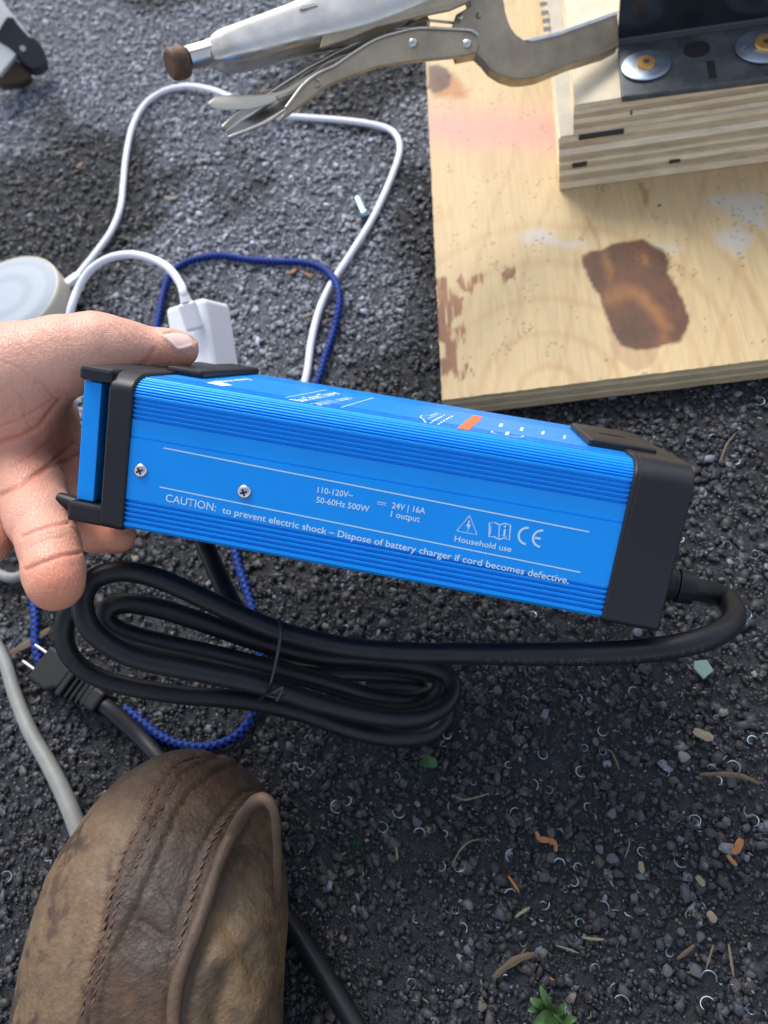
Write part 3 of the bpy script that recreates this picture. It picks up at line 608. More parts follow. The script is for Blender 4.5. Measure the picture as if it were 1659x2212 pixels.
# ------------------------------------------------------------------ BLUE BRAIDED CABLE
bc = [P(335, 720, .003), P(343, 680, .003), P(352, 635, .003), P(366, 596, .003), P(392, 572, .003), P(430, 558, .003), P(480, 552, .003), P(540, 561, .003), P(600, 565, .003), P(655, 567, .003), P(700, 581, .003), P(726, 612, .008), P(733, 655, .007), P(722, 710, .003), P(704, 765, .003), P(686, 822, .003), P(650, 900, .003), P(590, 990, .003), P(530, 1080, .003), P(508, 1160, .003), P(512, 1210, .003), P(528, 1260, .003), P(546, 1320, .003), P(562, 1400, .003), P(560, 1480, .003), P(545, 1545, .003), P(510, 1590, .003), P(455, 1612, .003), P(400, 1610, .003), P(350, 1592, .003), P(310, 1562, .003), P(270, 1530, .003)]
o = tube('braided_cable', cr(bc, 22), .0027, M_braid, None, 16, uv=True, braid=.22); tag(o, 'long blue braided cable running under the charger and the black cord', 'cable')
bd = [P(62, 1240, .003), P(72, 1300, .003), P(76, 1340, .004), P(76, 1385, .004), P(84, 1430, .003), P(100, 1460, .002), P(130, 1500, .002)]
o = tube('braided_cable', cr(bd, 22), .0027, M_braid, None, 16, uv=True, braid=.22); tag(o, 'short visible stretch of blue braided cable between fingertip and black plug', 'cable')

# ------------------------------------------------------------------ GREY CABLE
gc = [P(110, 1150, .005), P(85, 1205, .005), P(52, 1240, .006), P(20, 1248, .006), P(-20, 1236, .006), P(-75, 1250, .006), P(-75, 1330, .006), P(-20, 1375, .006), P(10, 1430, .006), P(32, 1500, .006), P(65, 1580, .007), P(105, 1650, .008), P(140, 1720, .009), P(168, 1790, .009), P(190, 1850, .008), P(215, 1950, .006), P(240, 2100, .006)]
rr = np.interp(np.arange(len(cr(gc, 10))), [0, 60, 90, 140, 160], [.0038, .0038, .0045, .0058, .0058])
o = tube('grey_cable', cr(gc, 10), rr, M_grey, None, 16); tag(o, 'dusty grey rubber cable running from the left edge under the boot', 'cable')

# ------------------------------------------------------------------ PLUG ON A BLACK LEAD
M_plug = mat('matt_black_plug', (.008, .0085, .010), .5, spec=.25, bump=.1, bscale=1500)
ex = empty('black_power_lead', P(160, 1470, .01), 'black lead with a two-blade plug, its cord passing under the boot', 'power cord')
A = P(100, 1436, .013); D1 = P(290, 1570, .013) - A; D1.z = 0; D1.normalize(); D2 = Vector((-D1.y, D1.x, 0))
def sc(x, y, z): q = P(x, y, z) - A; return q.dot(D1), q.dot(D2)
MP = Matrix(((D1.x, D2.x, 0, A.x), (D1.y, D2.y, 0, A.y), (0, 0, 1, 0), (0, 0, 0, 1)))
wp = .0125
prism('plug_body', [MP @ Vector((x, y, .0225)) for x, y in ((0, -wp), (.018, -wp), (.023, -wp * .62), (.026, -wp * .55), (.026, wp * .55), (.023, wp * .62), (.018, wp), (0, wp))], [MP @ Vector((x, y, .003)) for x, y in ((0, -wp), (.018, -wp), (.023, -wp * .62), (.026, -wp * .55), (.026, wp * .55), (.023, wp * .62), (.018, wp), (0, wp))], M_plug, ex, .002, 3)
boxm('collar', (.026, -.0105, .002), (.031, .0105, .0235), M_plug, ex, .0015, MP)
for i in range(5): boxm('grip_rib', (.032 + i * .0042, -.0095 + i * .0006, .003), (.0346 + i * .0042, .0095 - i * .0006, .0215 - i * .0006), M_plug, ex, .0009, MP)
boxm('relief_core', (.030, -.007, .004), (.056, .007, .0195), M_plug, ex, .002, MP)
for s in (-1, 1): boxm('blade', (-.016, s * .0064 - .0008, .0095), (.001, s * .0064 + .0008, .0160), mat('nickel_blade', (.42, .41, .39), .4, metal=1), ex, .0005, MP)
s0 = MP @ Vector((.050, 0, .012)); 
cd = [s0, MP @ Vector((.060, 0, .0115))] + [P(x, y, .0055) for x, y in ((300, 1590), (345, 1640), (410, 1720), (480, 1810), (560, 1905), (625, 1990), (690, 2090), (752, 2190), (810, 2290), (860, 2380))]
tube('cord', cr(cd, 10), .0052, M_cord, ex, 18)


# ------------------------------------------------------------------ CHARGER
CL, CH, CW = .20748, .065, .135
_t = np.array([-.11378, .00667, .33261]); _M = np.array([[.97913, .17668, -.10041], [.15149, -.96393, -.21881], [-.13544, .19904, -.97059]]).T
def c2w(v): return Rt * v[0] - Up * v[1] + Fw * v[2]
_o = EYE + c2w(_t); _ax = [c2w(_M[:, i]) for i in range(3)]
MC = Matrix(((_ax[0].x, _ax[1].x, _ax[2].x, _o.x), (_ax[0].y, _ax[1].y, _ax[2].y, _o.y), (_ax[0].z, _ax[1].z, _ax[2].z, _o.z), (0, 0, 0, 1)))
MCi = MC.inverted()
ch = lempty('battery_charger', MC, 'bright blue ribbed battery charger with black end caps held by the hand', 'charger')
def prof_pts(off=0.0):
    pts = []
    def groove(y, s, fn, d=.0012, h=.00078): pts.extend([fn(y - s * h, 0), fn(y - s * h * .8, d), fn(y + s * h * .8, d), fn(y + s * h, 0)])
    pts.append((.0012, -.0012 * 0)); pts[-1] = (.0014, 0)
    f = lambda y, d: (y, -d)
    for y in (.0036, .0058, .0080, .0102, .0124): groove(y, 1, f)
    pts.extend([(.0396, 0), (.0397, -.0005), (.0403, -.0005), (.0405, -.0002), (.0470, -.0002)])
    for y in (.0483, .0503, .0523, .0543, .0562): groove(y, 1, f)
    RY, RZ = .0072, .0125                                # broad ribbed shoulder between side and label face
    for t in np.linspace(0, math.pi / 2, 150):
        cy_, cz_ = CH - RY + RY * math.sin(t), -RZ + RZ * math.cos(t); ny_, nz_ = math.sin(t) / RY, math.cos(t) / RZ; ln = math.hypot(ny_, nz_)
        app = (math.sin(t) * RY + (1 - math.cos(t)) * RZ * .22) / (RY + RZ * .22); ph = app * 7.5 + .10; gq = math.exp(-(((ph % 1) - .5) / .17) ** 2) if ph < 7.6 else 0
        pts.append((cy_ - .00085 * gq * ny_ / ln, cz_ - .00085 * gq * nz_ / ln))
    g = lambda z, d: (CH - d, z)
    for k in range(3): groove(-(.0162 + .0042 * k), -1, g, .0016, .0010)
    for k in range(7): groove(-(CW - .034 + .0040 * k), -1, g, .0006, .0006)
    for t in np.linspace(0, math.pi / 2, 6): pts.append((CH - .005 + .005 * math.cos(t), -CW + .005 - .005 * math.sin(t)))
    for t in np.linspace(0, math.pi / 2, 4): pts.append((.002 - .002 * math.sin(t), -CW + .002 - .002 * math.cos(t)))
    pts.append((0, -.0014))
    return pts
pp = prof_pts(); n = len(pp)
bm = bmesh.new(); A_ = [bm.verts.new((0, y, z)) for y, z in pp]; B_ = [bm.verts.new((CL, y, z)) for y, z in pp]
bm.faces.new(A_[::-1]); bm.faces.new(B_)
for i in range(n): bm.faces.new((A_[i], A_[(i + 1) % n], B_[(i + 1) % n], B_[i]))
frombm('ribbed_housing', bm, M_blue, ch, 28)
def rrect(y0, y1, z0, z1, r, ns=6, rn=None):            # rounded rectangle; rn = near top corner radius
    out = []
    rn = rn or (r, r)
    for (cy, cz, a0, rr_, rz_) in ((y1 - rn[0], z1 - rn[1], 0, rn[0], rn[1]), (y0 + r, z1 - r, 90, r, r), (y0 + r, z0 + r, 180, r, r), (y1 - r, z0 + r, 270, r, r)):
        for k in range(ns + 1):
            t = math.radians(a0 + 90 * k / ns); out.append((cy + rr_ * math.cos(t), cz + rz_ * math.sin(t)))
    return out
def extr(name, x0, x1, loop, m, bev=.0006, seg=2, parent=None):
    o = prism(name, [Vector((x1, y, z)) for y, z in loop], [Vector((x0, y, z)) for y, z in loop], m, parent or ch, bev, seg); 
    o.data.polygons.foreach_set('use_smooth', [len(p.vertices) == 4 for p in o.data.polygons]); o.data.set_sharp_from_angle(angle=math.radians(40)); return o
# right cap: tray shape whose rim stands proud of the housing
e = .0014
extr('end_cap', CL - .0015, CL + .0215, rrect(-e, CH + e, -CW - e, e, .003, 8, (.0084, .0138)), M_black, .0009)
extr('cap_lug', CL - .0165, CL + .012, rrect(CH - .001, CH + .0034, -.108, -.030, .0012), M_black, .0012)
boxm('lug_groove', (CL - .008, CH + .0033, -.066), (CL + .004, CH + .0037, -.0645), M_dark, ch)
extr('cap_seam', CL + .0004, CL + .0012, rrect(-e - .0001, CH + e + .0001, -CW - e, e + .0001, .003, 8, (.0085, .0139)), M_dark, 0)
# left cap: open frame with a blue plate at its end
extr('end_cap', -.0095, .0012, rrect(-e, CH + e, -CW - e, e, .003, 8, (.0084, .0138)), M_black, .0010)
boxm('frame_bar', (-.0235, CH - .0045, -CW), (-.0085, CH + e, e - .001), M_black, ch, .0015)
boxm('frame_bar', (-.0250, -e, -CW), (-.0085, .0075, e - .001), M_black, ch, .0015)
boxm('recess_back', (-.0235, .0068, -CW), (-.0085, CH - .004, -.012), M_dark, ch, .0008)
boxm('blue_end_plate', (-.0228, .0080, -.06), (-.0150, CH - .0052, -.0034), M_blue, ch, .0004)
boxm('recess_wall', (-.0143, .0068, -.06), (-.0088, CH - .004, -.0085), M_black, ch, .0004)
boxm('cap_lug', (-.004, CH - .0005, -CW + .002), (.014, CH + .0035, -.042), M_black, ch, .0015)
hook = [(-.022, .0045), (-.028, .0058), (-.0335, .0062), (-.0362, .0054), (-.0372, .0040), (-.0360, .0026), (-.032, .0014), (-.022, .0)]
tube('hook', cr([(-.020, .0030, -.010), (-.027, .0036, -.0105), (-.033, .0044, -.011), (-.0360, .0048, -.011)], 5), np.interp(np.arange(16), [0, 8, 14, 15], [.0036, .0032, .0026, .0016]), M_black, ch, 14)
def loc(x, y, plane='side', lift=.00012):               # image point on a charger face -> local point
    o = MCi @ EYE; d = (MCi.to_3x3() @ ray(x, y))
    if plane == 'side': t = (lift - o.z) / d.z
    else: t = (CH + lift - o.y) / d.y
    return o + d * t
def stroke(name, pts, wd, plane='side', m=None, closed=False, parent=None):
    p = [loc(x, y, plane, .00010) for x, y in pts]; nr = Vector((0, 0, 1)) if plane == 'side' else Vector((0, 1, 0))
    V, F = [], []
    if closed: p = p + [p[0], p[1]]
    for i in range(len(p)):
        d = (p[min(i + 1, len(p) - 1)] - p[max(i - 1, 0)]).normalized(); s_ = nr.cross(d) * wd / 2; V += [p[i] + s_, p[i] - s_]
    F = [(2 * i, 2 * i + 1, 2 * i + 3, 2 * i + 2) for i in range(len(p) - 1)]
    return mk(name, V, F, m or M_print, parent or ch)
def patch(name, pts, plane='side', m=None): return mk(name, [loc(x, y, plane, .00010) for x, y in pts], [tuple(range(len(pts)))], m or M_print, ch)
def textmesh(s, bold=0.0, space=1.0):
    cu = bpy.data.curves.new('t', 'FONT'); cu.body = s; cu.size = 1; cu.offset = bold; cu.space_character = space; cu.resolution_u = 3
    to = bpy.data.objects.new('t', cu); COL.objects.link(to); bpy.context.view_layer.update()
    me = bpy.data.meshes.new_from_object(to.evaluated_get(bpy.context.evaluated_depsgraph_get())); bpy.data.objects.remove(to); return me
CAP = {}
def text(name, s, a, b, cap, plane='side', m=None, bold=0.0):
    me = textmesh(s, bold); xs = [v.co.x for v in me.vertices]; x0, x1 = min(xs), max(xs)
    p, q = loc(*a, plane), loc(*b, plane); L_ = (q - p).length; ex_ = (q - p).normalized(); nr = Vector((0, 0, 1)) if plane == 'side' else Vector((0, 1, 0)); ey_ = nr.cross(ex_)
    sx = L_ / (x1 - x0); sy = cap / .729
    for v in me.vertices: v.co = p + ex_ * ((v.co.x - x0) * sx) + ey_ * (v.co.y * sy)
    o = bpy.data.objects.new(name, me); return finish(o, m or M_print, ch, False)
stroke('printed_line', [(353.5, 967.5), (1272.5, 1149)], .00050); stroke('printed_line', [(345, 1052), (1254, 1236.5)], .00050)
text('voltage_text', '110-120V~', (685.5, 1064), (762, 1076), .0026, bold=.013)
text('frequency_text', '50-60Hz 500W', (682.5, 1085), (797, 1106), .0026, bold=.013)
text('output_text', '24V | 16A', (846, 1097.5), (918, 1110), .0026, bold=.013)
text('output_count_text', '1 output', (843.5, 1116), (906, 1128), .0026, bold=.013)
stroke('direct_current_symbol', [(815.5, 1084), (834, 1087.5)], .00032)
for i in range(3): stroke('direct_current_dash', [(815.3 + i * 6.6, 1088.5 + i * 1.25), (820.2 + i * 6.6, 1089.4 + i * 1.25)], .00032)
text('caution_text', 'CAUTION:', (357.5, 1083), (466, 1104.5), .0035, bold=.006)
text('warning_text', 'to prevent electric shock \u2013 Dispose of battery charger if cord becomes defective.', (479.5, 1108), (1228, 1261), .0029, bold=.013)
text('household_text', 'Household use', (981, 1169), (1104, 1192.5), .0025, bold=.013)
stroke('warning_triangle', [(1014.6, 1113.5), (986.5, 1147), (1030.5, 1155)], .00048, closed=True)
patch('lightning_bolt', [(1013, 1124), (1007, 1137), (1011.5, 1138), (1009, 1150), (1017, 1133.5), (1012.5, 1132.5), (1016, 1125)])
stroke('open_book', [(1057, 1130), (1069, 1128.5), (1079, 1134), (1090, 1130.5), (1103, 1134.5), (1100, 1167), (1090, 1162), (1078, 1165.5), (1068, 1159.5), (1056.5, 1159.5)], .00048, closed=True)
stroke('book_spine', [(1079, 1134), (1077.5, 1165)], .00040)
stroke('page_line', [(1061, 1135.5), (1058.5, 1155)], .00028)
stroke('book_i', [(1090.5, 1143), (1089, 1158)], .00075); stroke('book_i_dot', [(1091, 1135.5), (1090.7, 1139)], .0009); stroke('book_i_foot', [(1084.5, 1157), (1094, 1159)], .00035)
def arc(cx, cy, r, a0, a1, n=24):
    # circular arc on the side face, centre in image units, radius in metres
    c = loc(cx, cy); return [proj(MC @ Vector((c.x + r * math.cos(math.radians(a)), c.y + r * math.sin(math.radians(a)), 0))) for a in np.linspace(a0, a1, n)]
stroke('mark_c', arc(1139, 1158, .0034, 90, 270), .00082); stroke('mark_e', arc(1170, 1164, .0034, 90, 270), .00082)
stroke('mark_e_bar', [(1155, 1161.5), (1168, 1164)], .00082)
def screw(px, py, r=.0031):
    c = loc(px, py, 'side', 0); o = disc('screw', c, (0, 0, 1), r, .001, M_screw, ch, n=40, prof=[(r, -.0003), (r, .0003), (r * .95, .0007), (r * .7, .0012), (r * .35, .00145), (.0001, .0015)], smooth=80)
    a = random.uniform(.3, .9)
    for k in range(2):
        Mx = Matrix.Translation(c) @ Matrix.Rotation(a + k * math.pi / 2, 4, 'Z')
        boxm('cross_slot', (-r * .52, -r * .13, .0009), (r * .52, r * .13, .00158), M_dark, o, 0, Mx)
    return o
screw(304, 1017); screw(528, 1063)
# label face
M_pt = mat('white_label_print', (.62, .80, .88), .5)
patch('logo_block', [(445, 826.6), (470, 822.5), (503, 832.2), (480, 834)], 'label', M_pt)
text('maker_text', 'victron energy', (473, 826), (545, 819.5), .0045, 'label', M_pt, .03)
stroke('label_line', [(617.6, 858.8), (705.4, 841.5)], .00055, 'label', M_pt); stroke('label_line', [(736.7, 880), (807, 859)], .00055, 'label', M_pt)
text('label_text', 'Blue Smart Charger', (652, 868), (738, 850), .0062, 'label', M_pt, .02)
text('label_text', '24|16 (1)  output 1', (692, 876), (765, 860), .0050, 'label', M_pt, .01)
q = lambda pts: [(823 + x * .2645, 850 + y * .2645) for x, y in pts]
stroke('house_outline', q([(365, 240), (350, 215), (320, 190), (335, 178), (400, 182), (440, 165), (465, 158), (485, 166), (525, 168)]), .0006, 'label', M_pt)
for a, b in (((400, 243), (525, 172)), ((415, 225), (500, 183)), ((385, 205), (470, 168))): stroke('house_line', q([a, b]), .0004, 'label', M_pt)
for x, y in ((470, 248), (492, 236), (514, 222), (536, 208), (555, 198), (578, 187)): patch('small_mark', q([(x - 12, y + 4), (x + 5, y + 6), (x + 12, y - 5), (x - 2, y - 6)]), 'label', M_pt)
patch('orange_bar', q([(620, 285), (716, 300), (832, 190), (752, 177)]), 'label', M_orange)
for x, y, w_ in ((980, 258, 20), (1148, 290, 18), (1322, 320, 17), (1498, 356, 13), (1030, 325, 20)): patch('indicator_mark', q([(x - w_, y + 12), (x + w_ * .5, y + 15), (x + w_, y - 12), (x - w_ * .3, y - 14)]), 'label', M_pt)
stroke('indicator_arc', [q([(1030 - 132 * math.cos(t) + 22 * math.sin(t) * 0, 330 + 24 * math.sin(t) + (-14 * math.cos(t)))])[0] if False else q([(1032 - 130 * math.cos(t), 330 - 22 * math.cos(t) * .8 + 18 * math.sin(t))])[0] for t in np.linspace(-.5, math.pi + .35, 26)], .0006, 'label', M_pt)
# strain relief and cord
d = MCi.to_3x3() @ ray(1443, 1259); o_ = MCi @ EYE; t = (-.038 - o_.z) / d.z; rs = o_ + d * t; rs.x = CL + .0205
dirx = Vector((1, -.02, .04)).normalized()
disc('strain_relief', rs, dirx, 0, 0, M_black, ch, n=28, prof=[(.0088, 0), (.0088, .003), (.0072, .0035), (.0072, .0050), (.0082, .0055), (.0080, .0125), (.0068, .0130), (.0068, .0142), (.0077, .0147), (.0073, .0215), (.0055, .0222)], smooth=35)
w0 = MC @ rs; w1 = MC @ (rs + dirx * .021)
RC = .0051
cp = [w0, w1] + [at(*q) for q in ((1560, 1288, .352), (1584, 1316, .340), (1580, 1346, .328), (1540, 1374, .320), (1470, 1394, .318), (1370, 1408, .322), (1250, 1413, .332), (1120, 1413, .345), (1000, 1412, .360), (880, 1410, .372), (760, 1400, .382),
   (680, 1384, .386), (597, 1361, .388), (502, 1322, .386), (408, 1278, .382), (330, 1246, .378), (262, 1234, .372), (208, 1248, .367), (181, 1282, .362), (181, 1326, .360), (204, 1368, .362), (251, 1403, .366), (314, 1428, .370), (440, 1453, .376), (565, 1480, .380), (691, 1520, .388), (817, 1548, .398), (900, 1550, .405), (955, 1528, .412), (978, 1490, .418), (960, 1455, .422), (890, 1434, .422), (790, 1424, .420),
   (690, 1418, .412), (565, 1388, .402), (440, 1345, .396), (350, 1316, .392), (280, 1303, .388), (238, 1312, .384), (228, 1340, .382), (262, 1366, .384), (340, 1388, .388), (450, 1412, .392), (565, 1440, .394), (691, 1472, .402), (800, 1506, .414), (880, 1514, .424), (930, 1496, .434), (925, 1468, .440), (860, 1456, .442), (760, 1452, .440),
   (640, 1450, .430), (520, 1430, .420), (400, 1400, .410), (280, 1370, .402), (200, 1330, .398), (158, 1318, .396), (140, 1345, .396), (143, 1400, .400), (180, 1446, .404), (250, 1476, .408), (380, 1500, .412), (520, 1512, .414), (640, 1536, .420), (760, 1578, .432), (860, 1596, .442), (930, 1585, .452), (965, 1545, .460), (945, 1500, .464), (880, 1480, .466), (790, 1476, .466))]
CC = cr(cp, 8); tube('mains_cord', CC, RC, M_cord, ch, 20)
for o in [bpy.data.objects['mains_cord']]:
    o.matrix_parent_inverse = MCi
wv = [at(*q) for q in ((400, 1060, .44), (438, 1165, .435), (470, 1240, .425), (505, 1310, .418), (560, 1380, .415), (640, 1425, .425))]
o = tube('output_cord', cr(wv, 8), .0052, M_cord, ch, 16); o.matrix_parent_inverse = MCi
# printed characters along the cord
def cord_text(s, i0, step, hgt, off, m):
    T, _, _ = frames(CC); V, F = [], []; pos = float(i0)
    Ls = np.concatenate([[0], np.cumsum(np.linalg.norm(np.diff(CC, axis=0), axis=1))]); x = Ls[i0]
    for chh in s:
        x -= step
        if chh == ' ': continue
        c = np.array([np.interp(x, Ls, CC[:, k]) for k in range(3)]); t_ = -np.array([np.interp(x, Ls, T[:, k]) for k in range(3)]); t_ /= np.linalg.norm(t_)
        v = np.array(EYE) - c; v -= t_ * (v @ t_); v /= np.linalg.norm(v); s2 = np.cross(v, t_); nr = v * math.cos(off) - s2 * math.sin(off); up_ = np.cross(nr, t_)
        me = textmesh(chh); b0_ = len(V)
        for q_ in me.vertices: V.append(tuple(c + nr * (RC + .00008) + t_ * (q_.co.x * hgt) + up_ * (q_.co.y - .35) * hgt))
        for p_ in me.polygons: F.append(tuple(b0_ + k for k in p_.vertices))
        bpy.data.meshes.remove(me)
    o = mk('cord_lettering', V, F, m, ch); o.matrix_parent_inverse = MCi
# walking from the far side back to the strain relief keeps the letters left to right
cord_text('0.824mm\u00b2(18AWG)  105\u00b0C  FT2', 8 * 9 + 5, .0034, .0036, .55, M_cordtext)
# cable tie round the bundle
ti = [at(*q) for q in ((603, 1338, .376), (607, 1365, .372), (602, 1400, .371), (596, 1430, .372), (590, 1458, .372), (583, 1482, .375), (570, 1503, .385), (560, 1512, .40), (560, 1500, .425), (575, 1440, .43), (595, 1370, .41), (603, 1338, .385))]
tie = empty('wire_tie', at(590, 1430, .375), 'thin black twist tie holding the coiled black cord together', 'cable tie')
tube('tie_loop', cr(ti, 8), .0009, M_band, tie, 8)
tube('twisted_end', cr([at(575, 1500, .377), at(600, 1506, .370), at(620, 1492, .364)], 8), .0009, M_band, tie, 8)
tube('twisted_end', cr([at(575, 1500, .377), at(592, 1496, .368), at(612, 1486, .366), at(598, 1514, .366)], 8), .0008, M_band, tie, 8)

# ------------------------------------------------------------------ soft-union solids (signed distance field -> surface net)
def surface_net(f, org, h):
    s = f < 0; nx, ny, nz = f.shape; C = np.zeros((nx - 1, ny - 1, nz - 1, 3)); N = np.zeros((nx - 1, ny - 1, nz - 1))
    sl = [slice(0, -1), slice(1, None)]
    for ax_ in range(3):
        for a in (0, 1):
            for b in (0, 1):
                i0 = [None] * 3; i1 = [None] * 3; o2 = [k for k in range(3) if k != ax_]
                i0[ax_], i1[ax_] = sl[0], sl[1]; i0[o2[0]] = i1[o2[0]] = sl[a]; i0[o2[1]] = i1[o2[1]] = sl[b]
                f0, f1 = f[tuple(i0)], f[tuple(i1)]; cx_ = (f0 < 0) != (f1 < 0); t = np.where(cx_, f0 / (f0 - f1 + 1e-20), 0)
                p = np.zeros(C.shape); p[..., ax_] = t; p[..., o2[0]] = a; p[..., o2[1]] = b
                C += np.where(cx_[..., None], p, 0); N += cx_
    on = N > 0; idx = -np.ones(N.shape, int); idx[on] = np.arange(on.sum()); g = np.argwhere(on)
    V = (C[on] / N[on][:, None] + g) * h + org; F = []
    for ax_ in range(3):
        o2 = [(ax_ + 1) % 3, (ax_ + 2) % 3]; i0 = [slice(1, -1)] * 3; i1 = [slice(1, -1)] * 3; i0[ax_] = slice(0, -1); i1[ax_] = slice(1, None)
        a0, a1 = s[tuple(i0)], s[tuple(i1)]; e_ = np.argwhere(a0 != a1); fl_ = a0[tuple(e_.T)]
        base = e_.copy(); base[:, o2[0]] += 1; base[:, o2[1]] += 1
        def cell(d0, d1): q = base.copy(); q[:, o2[0]] += d0; q[:, o2[1]] += d1; return idx[tuple(q.T)]
        q = np.stack([cell(-1, -1), cell(0, -1), cell(0, 0), cell(-1, 0)], 1); q[~fl_] = q[~fl_][:, ::-1]; F.append(q)
    return V, np.concatenate(F)
def cone_sdf(G, a, b, ra, rb):
    ba = b - a; t = np.clip(((G - a) @ ba) / (ba @ ba), 0, 1); return np.linalg.norm(G - a - t[..., None] * ba, axis=-1) - (ra + (rb - ra) * t)
def smin(a, b, k):
    h = np.clip(.5 + .5 * (b - a) / k, 0, 1); return b * (1 - h) + a * h - k * h * (1 - h)
def cam3(x, y, d): return np.array([(x - CX) / FPX * d, (y - CY) / FPX * d, d])
def solid(chains, h, kin, kout, lo, hi):
    # chains: lists of (px, py, depth, radius in image units)
    g = [np.arange(lo[i], hi[i], h) for i in range(3)]; G = np.stack(np.meshgrid(*g, indexing='ij'), -1); f = None
    for cidx, (chn, ko) in enumerate(chains):
        fc = None
        for (p, q) in zip(chn[:-1], chn[1:]):
            d = cone_sdf(G, cam3(*p[:3]), cam3(*q[:3]), p[3] * p[2] / FPX, q[3] * q[2] / FPX); fc = d if fc is None else smin(fc, d, kin)
        f = fc if f is None else smin(f, fc, ko)
    V, F = surface_net(f, np.array(lo), h)
    W = En + V[:, :1] * Rn - V[:, 1:2] * Un + V[:, 2:] * Fn
    return W, F
def laplace(V, F, it=4, lam=.5):
    e = np.concatenate([F[:, [0, 1]], F[:, [1, 2]], F[:, [2, 3]], F[:, [3, 0]]]); e = np.concatenate([e, e[:, ::-1]]); n = len(V)
    dg = np.bincount(e[:, 0], minlength=n)[:, None]
    for _ in range(it):
        A = np.stack([np.bincount(e[:, 0], V[e[:, 1], k], n) for k in range(3)], 1) / np.maximum(dg, 1); V = V + lam * (A - V)
    return V
def vnormals(V, F):
    a = V[F[:, 2]] - V[F[:, 0]]; b = V[F[:, 3]] - V[F[:, 1]]; fn = np.cross(a, b); N = np.zeros_like(V)
    for k in range(4): 
        for c in range(3): N[:, c] += np.bincount(F[:, k], fn[:, c], len(V))
    return N / (np.linalg.norm(N, axis=1)[:, None] + 1e-12)
def polyd(x, y, pts):                                   # distance in image units to a polyline
    d = np.full(len(x), 1e9)
    for a, b in zip(pts[:-1], pts[1:]):
        a = np.array(a, float); b = np.array(b, float); t = np.clip(((x - a[0]) * (b[0] - a[0]) + (y - a[1]) * (b[1] - a[1])) / ((b - a) @ (b - a) + 1e-9), 0, 1)
        d = np.minimum(d, np.hypot(x - a[0] - t * (b[0] - a[0]), y - a[1] - t * (b[1] - a[1])))
    return d
def bvh(V, F): return BVHTree.FromPolygons([tuple(v) for v in V], [tuple(f) for f in F])
def hit(bv, x, y):
    r = bv.ray_cast(EYE, ray(x, y).normalized()); return (r[0], r[1]) if r[0] is not None else (None, None)

# ------------------------------------------------------------------ HAND
hand = empty('person', at(0, 950, .38), 'bare left hand of a person gripping the left end of the blue charger', 'person')
chains = [
 ([(-60, 850, .372, 150), (40, 806, .366, 107), (130, 772, .366, 86), (205, 755, .370, 77), (248, 756, .374, 68), (290, 756, .378, 55), (330, 757, .381, 43), (362, 757, .382, 43), (391, 755, .383, 38)], .01),   # thumb
 ([(-100, 900, .385, 150), (-20, 960, .385, 130), (30, 905, .378, 100), (70, 880, .385, 70)], .014),                                            # ball of the thumb, web
 ([(-90, 1040, .385, 120), (10, 1020, .385, 95), (60, 960, .392, 80), (105, 905, .40, 62)], .012),                                                                  # palm
 ([(95, 900, .405, 62), (122, 960, .405, 50), (132, 1040, .403, 44), (150, 1110, .395, 42), (205, 1150, .385, 42), (252, 1156, .378, 41)], .005),   # index, its tip under the charger
 ([(20, 1010, .378, 92), (62, 1060, .368, 76), (88, 1120, .352, 70), (107, 1180, .338, 62), (116, 1232, .330, 62), (120, 1260, .326, 60)], .005),   # middle finger
 ([(-80, 1050, .38, 80), (-55, 1120, .365, 50), (-28, 1160, .36, 44), (-20, 1178, .357, 41)], .003),                                       # ring finger at the edge
]
hV, hF = solid(chains, .00085, .004, .006, (-.235, -.115, .285), (-.085, .075, .450))
hV = laplace(hV, hF, 3); hN = vnormals(hV, hF); pxh = projn(hV); hx, hy = pxh[:, 0], pxh[:, 1]
fac = ((hV - En) * hN).sum(1) < 0
D = np.zeros(len(hV)); red = np.zeros(len(hV))
def crease(pts, w_, dep, soft=0):
    global D, red
    k = np.exp(-(polyd(hx, hy, pts) / w_) ** 2) * fac; D -= dep * k; red = np.maximum(red, k * min(1, dep / .0008))
ZH = lambda pts: [(x * .372, 548.6 + y * .372) for x, y in pts]
for pts, w_, dp in (
  ([(0, 1090), (120, 1060), (230, 1000), (320, 880), (350, 850)], 5, .0009), ([(0, 1400), (120, 1340), (230, 1260), (330, 1190), (430, 1100)], 5, .0011),
  ([(230, 1280), (300, 1230), (400, 1200), (450, 1170)], 4, .0008), ([(0, 1000), (100, 970), (190, 920), (300, 850)], 3, .0004), ([(60, 1230), (180, 1170), (300, 1080)], 3, .0004),
  ([(130, 1640), (220, 1600), (300, 1575), (400, 1560)], 4, .0007), ([(150, 1832), (250, 1790), (360, 1750), (460, 1735)], 4.5, .0009), ([(170, 1700), (260, 1660), (380, 1640)], 3, .0003),
  ([(210, 740), (260, 760), (330, 850)], 3, .0003), ([(130, 880), (150, 960), (180, 1010)], 2.5, .0003), ([(60, 760), (130, 830), (160, 900)], 2.5, .00025),
  ([(760, 690), (800, 660), (860, 620), (890, 560)], 6, .0005), ([(680, 400), (740, 440), (790, 500)], 2.4, .00035), ([(720, 390), (790, 440), (830, 500)], 2.4, .00035), ([(640, 410), (690, 450), (740, 520)], 2.2, .0003), ([(760, 385), (820, 430), (850, 470)], 2.2, .0003),
  ([(500, 430), (560, 500), (590, 600)], 2, .0002), ([(380, 440), (420, 520), (440, 620)], 2, .0002), ([(240, 430), (320, 520), (360, 640)], 2, .0002), ([(0, 480), (120, 540), (240, 640)], 2.2, .00025), ([(0, 620), (110, 660), (220, 760)], 2.2, .00025), ([(80, 450), (180, 520), (260, 600)], 2, .0002)):
    crease(ZH(pts), w_, dp)
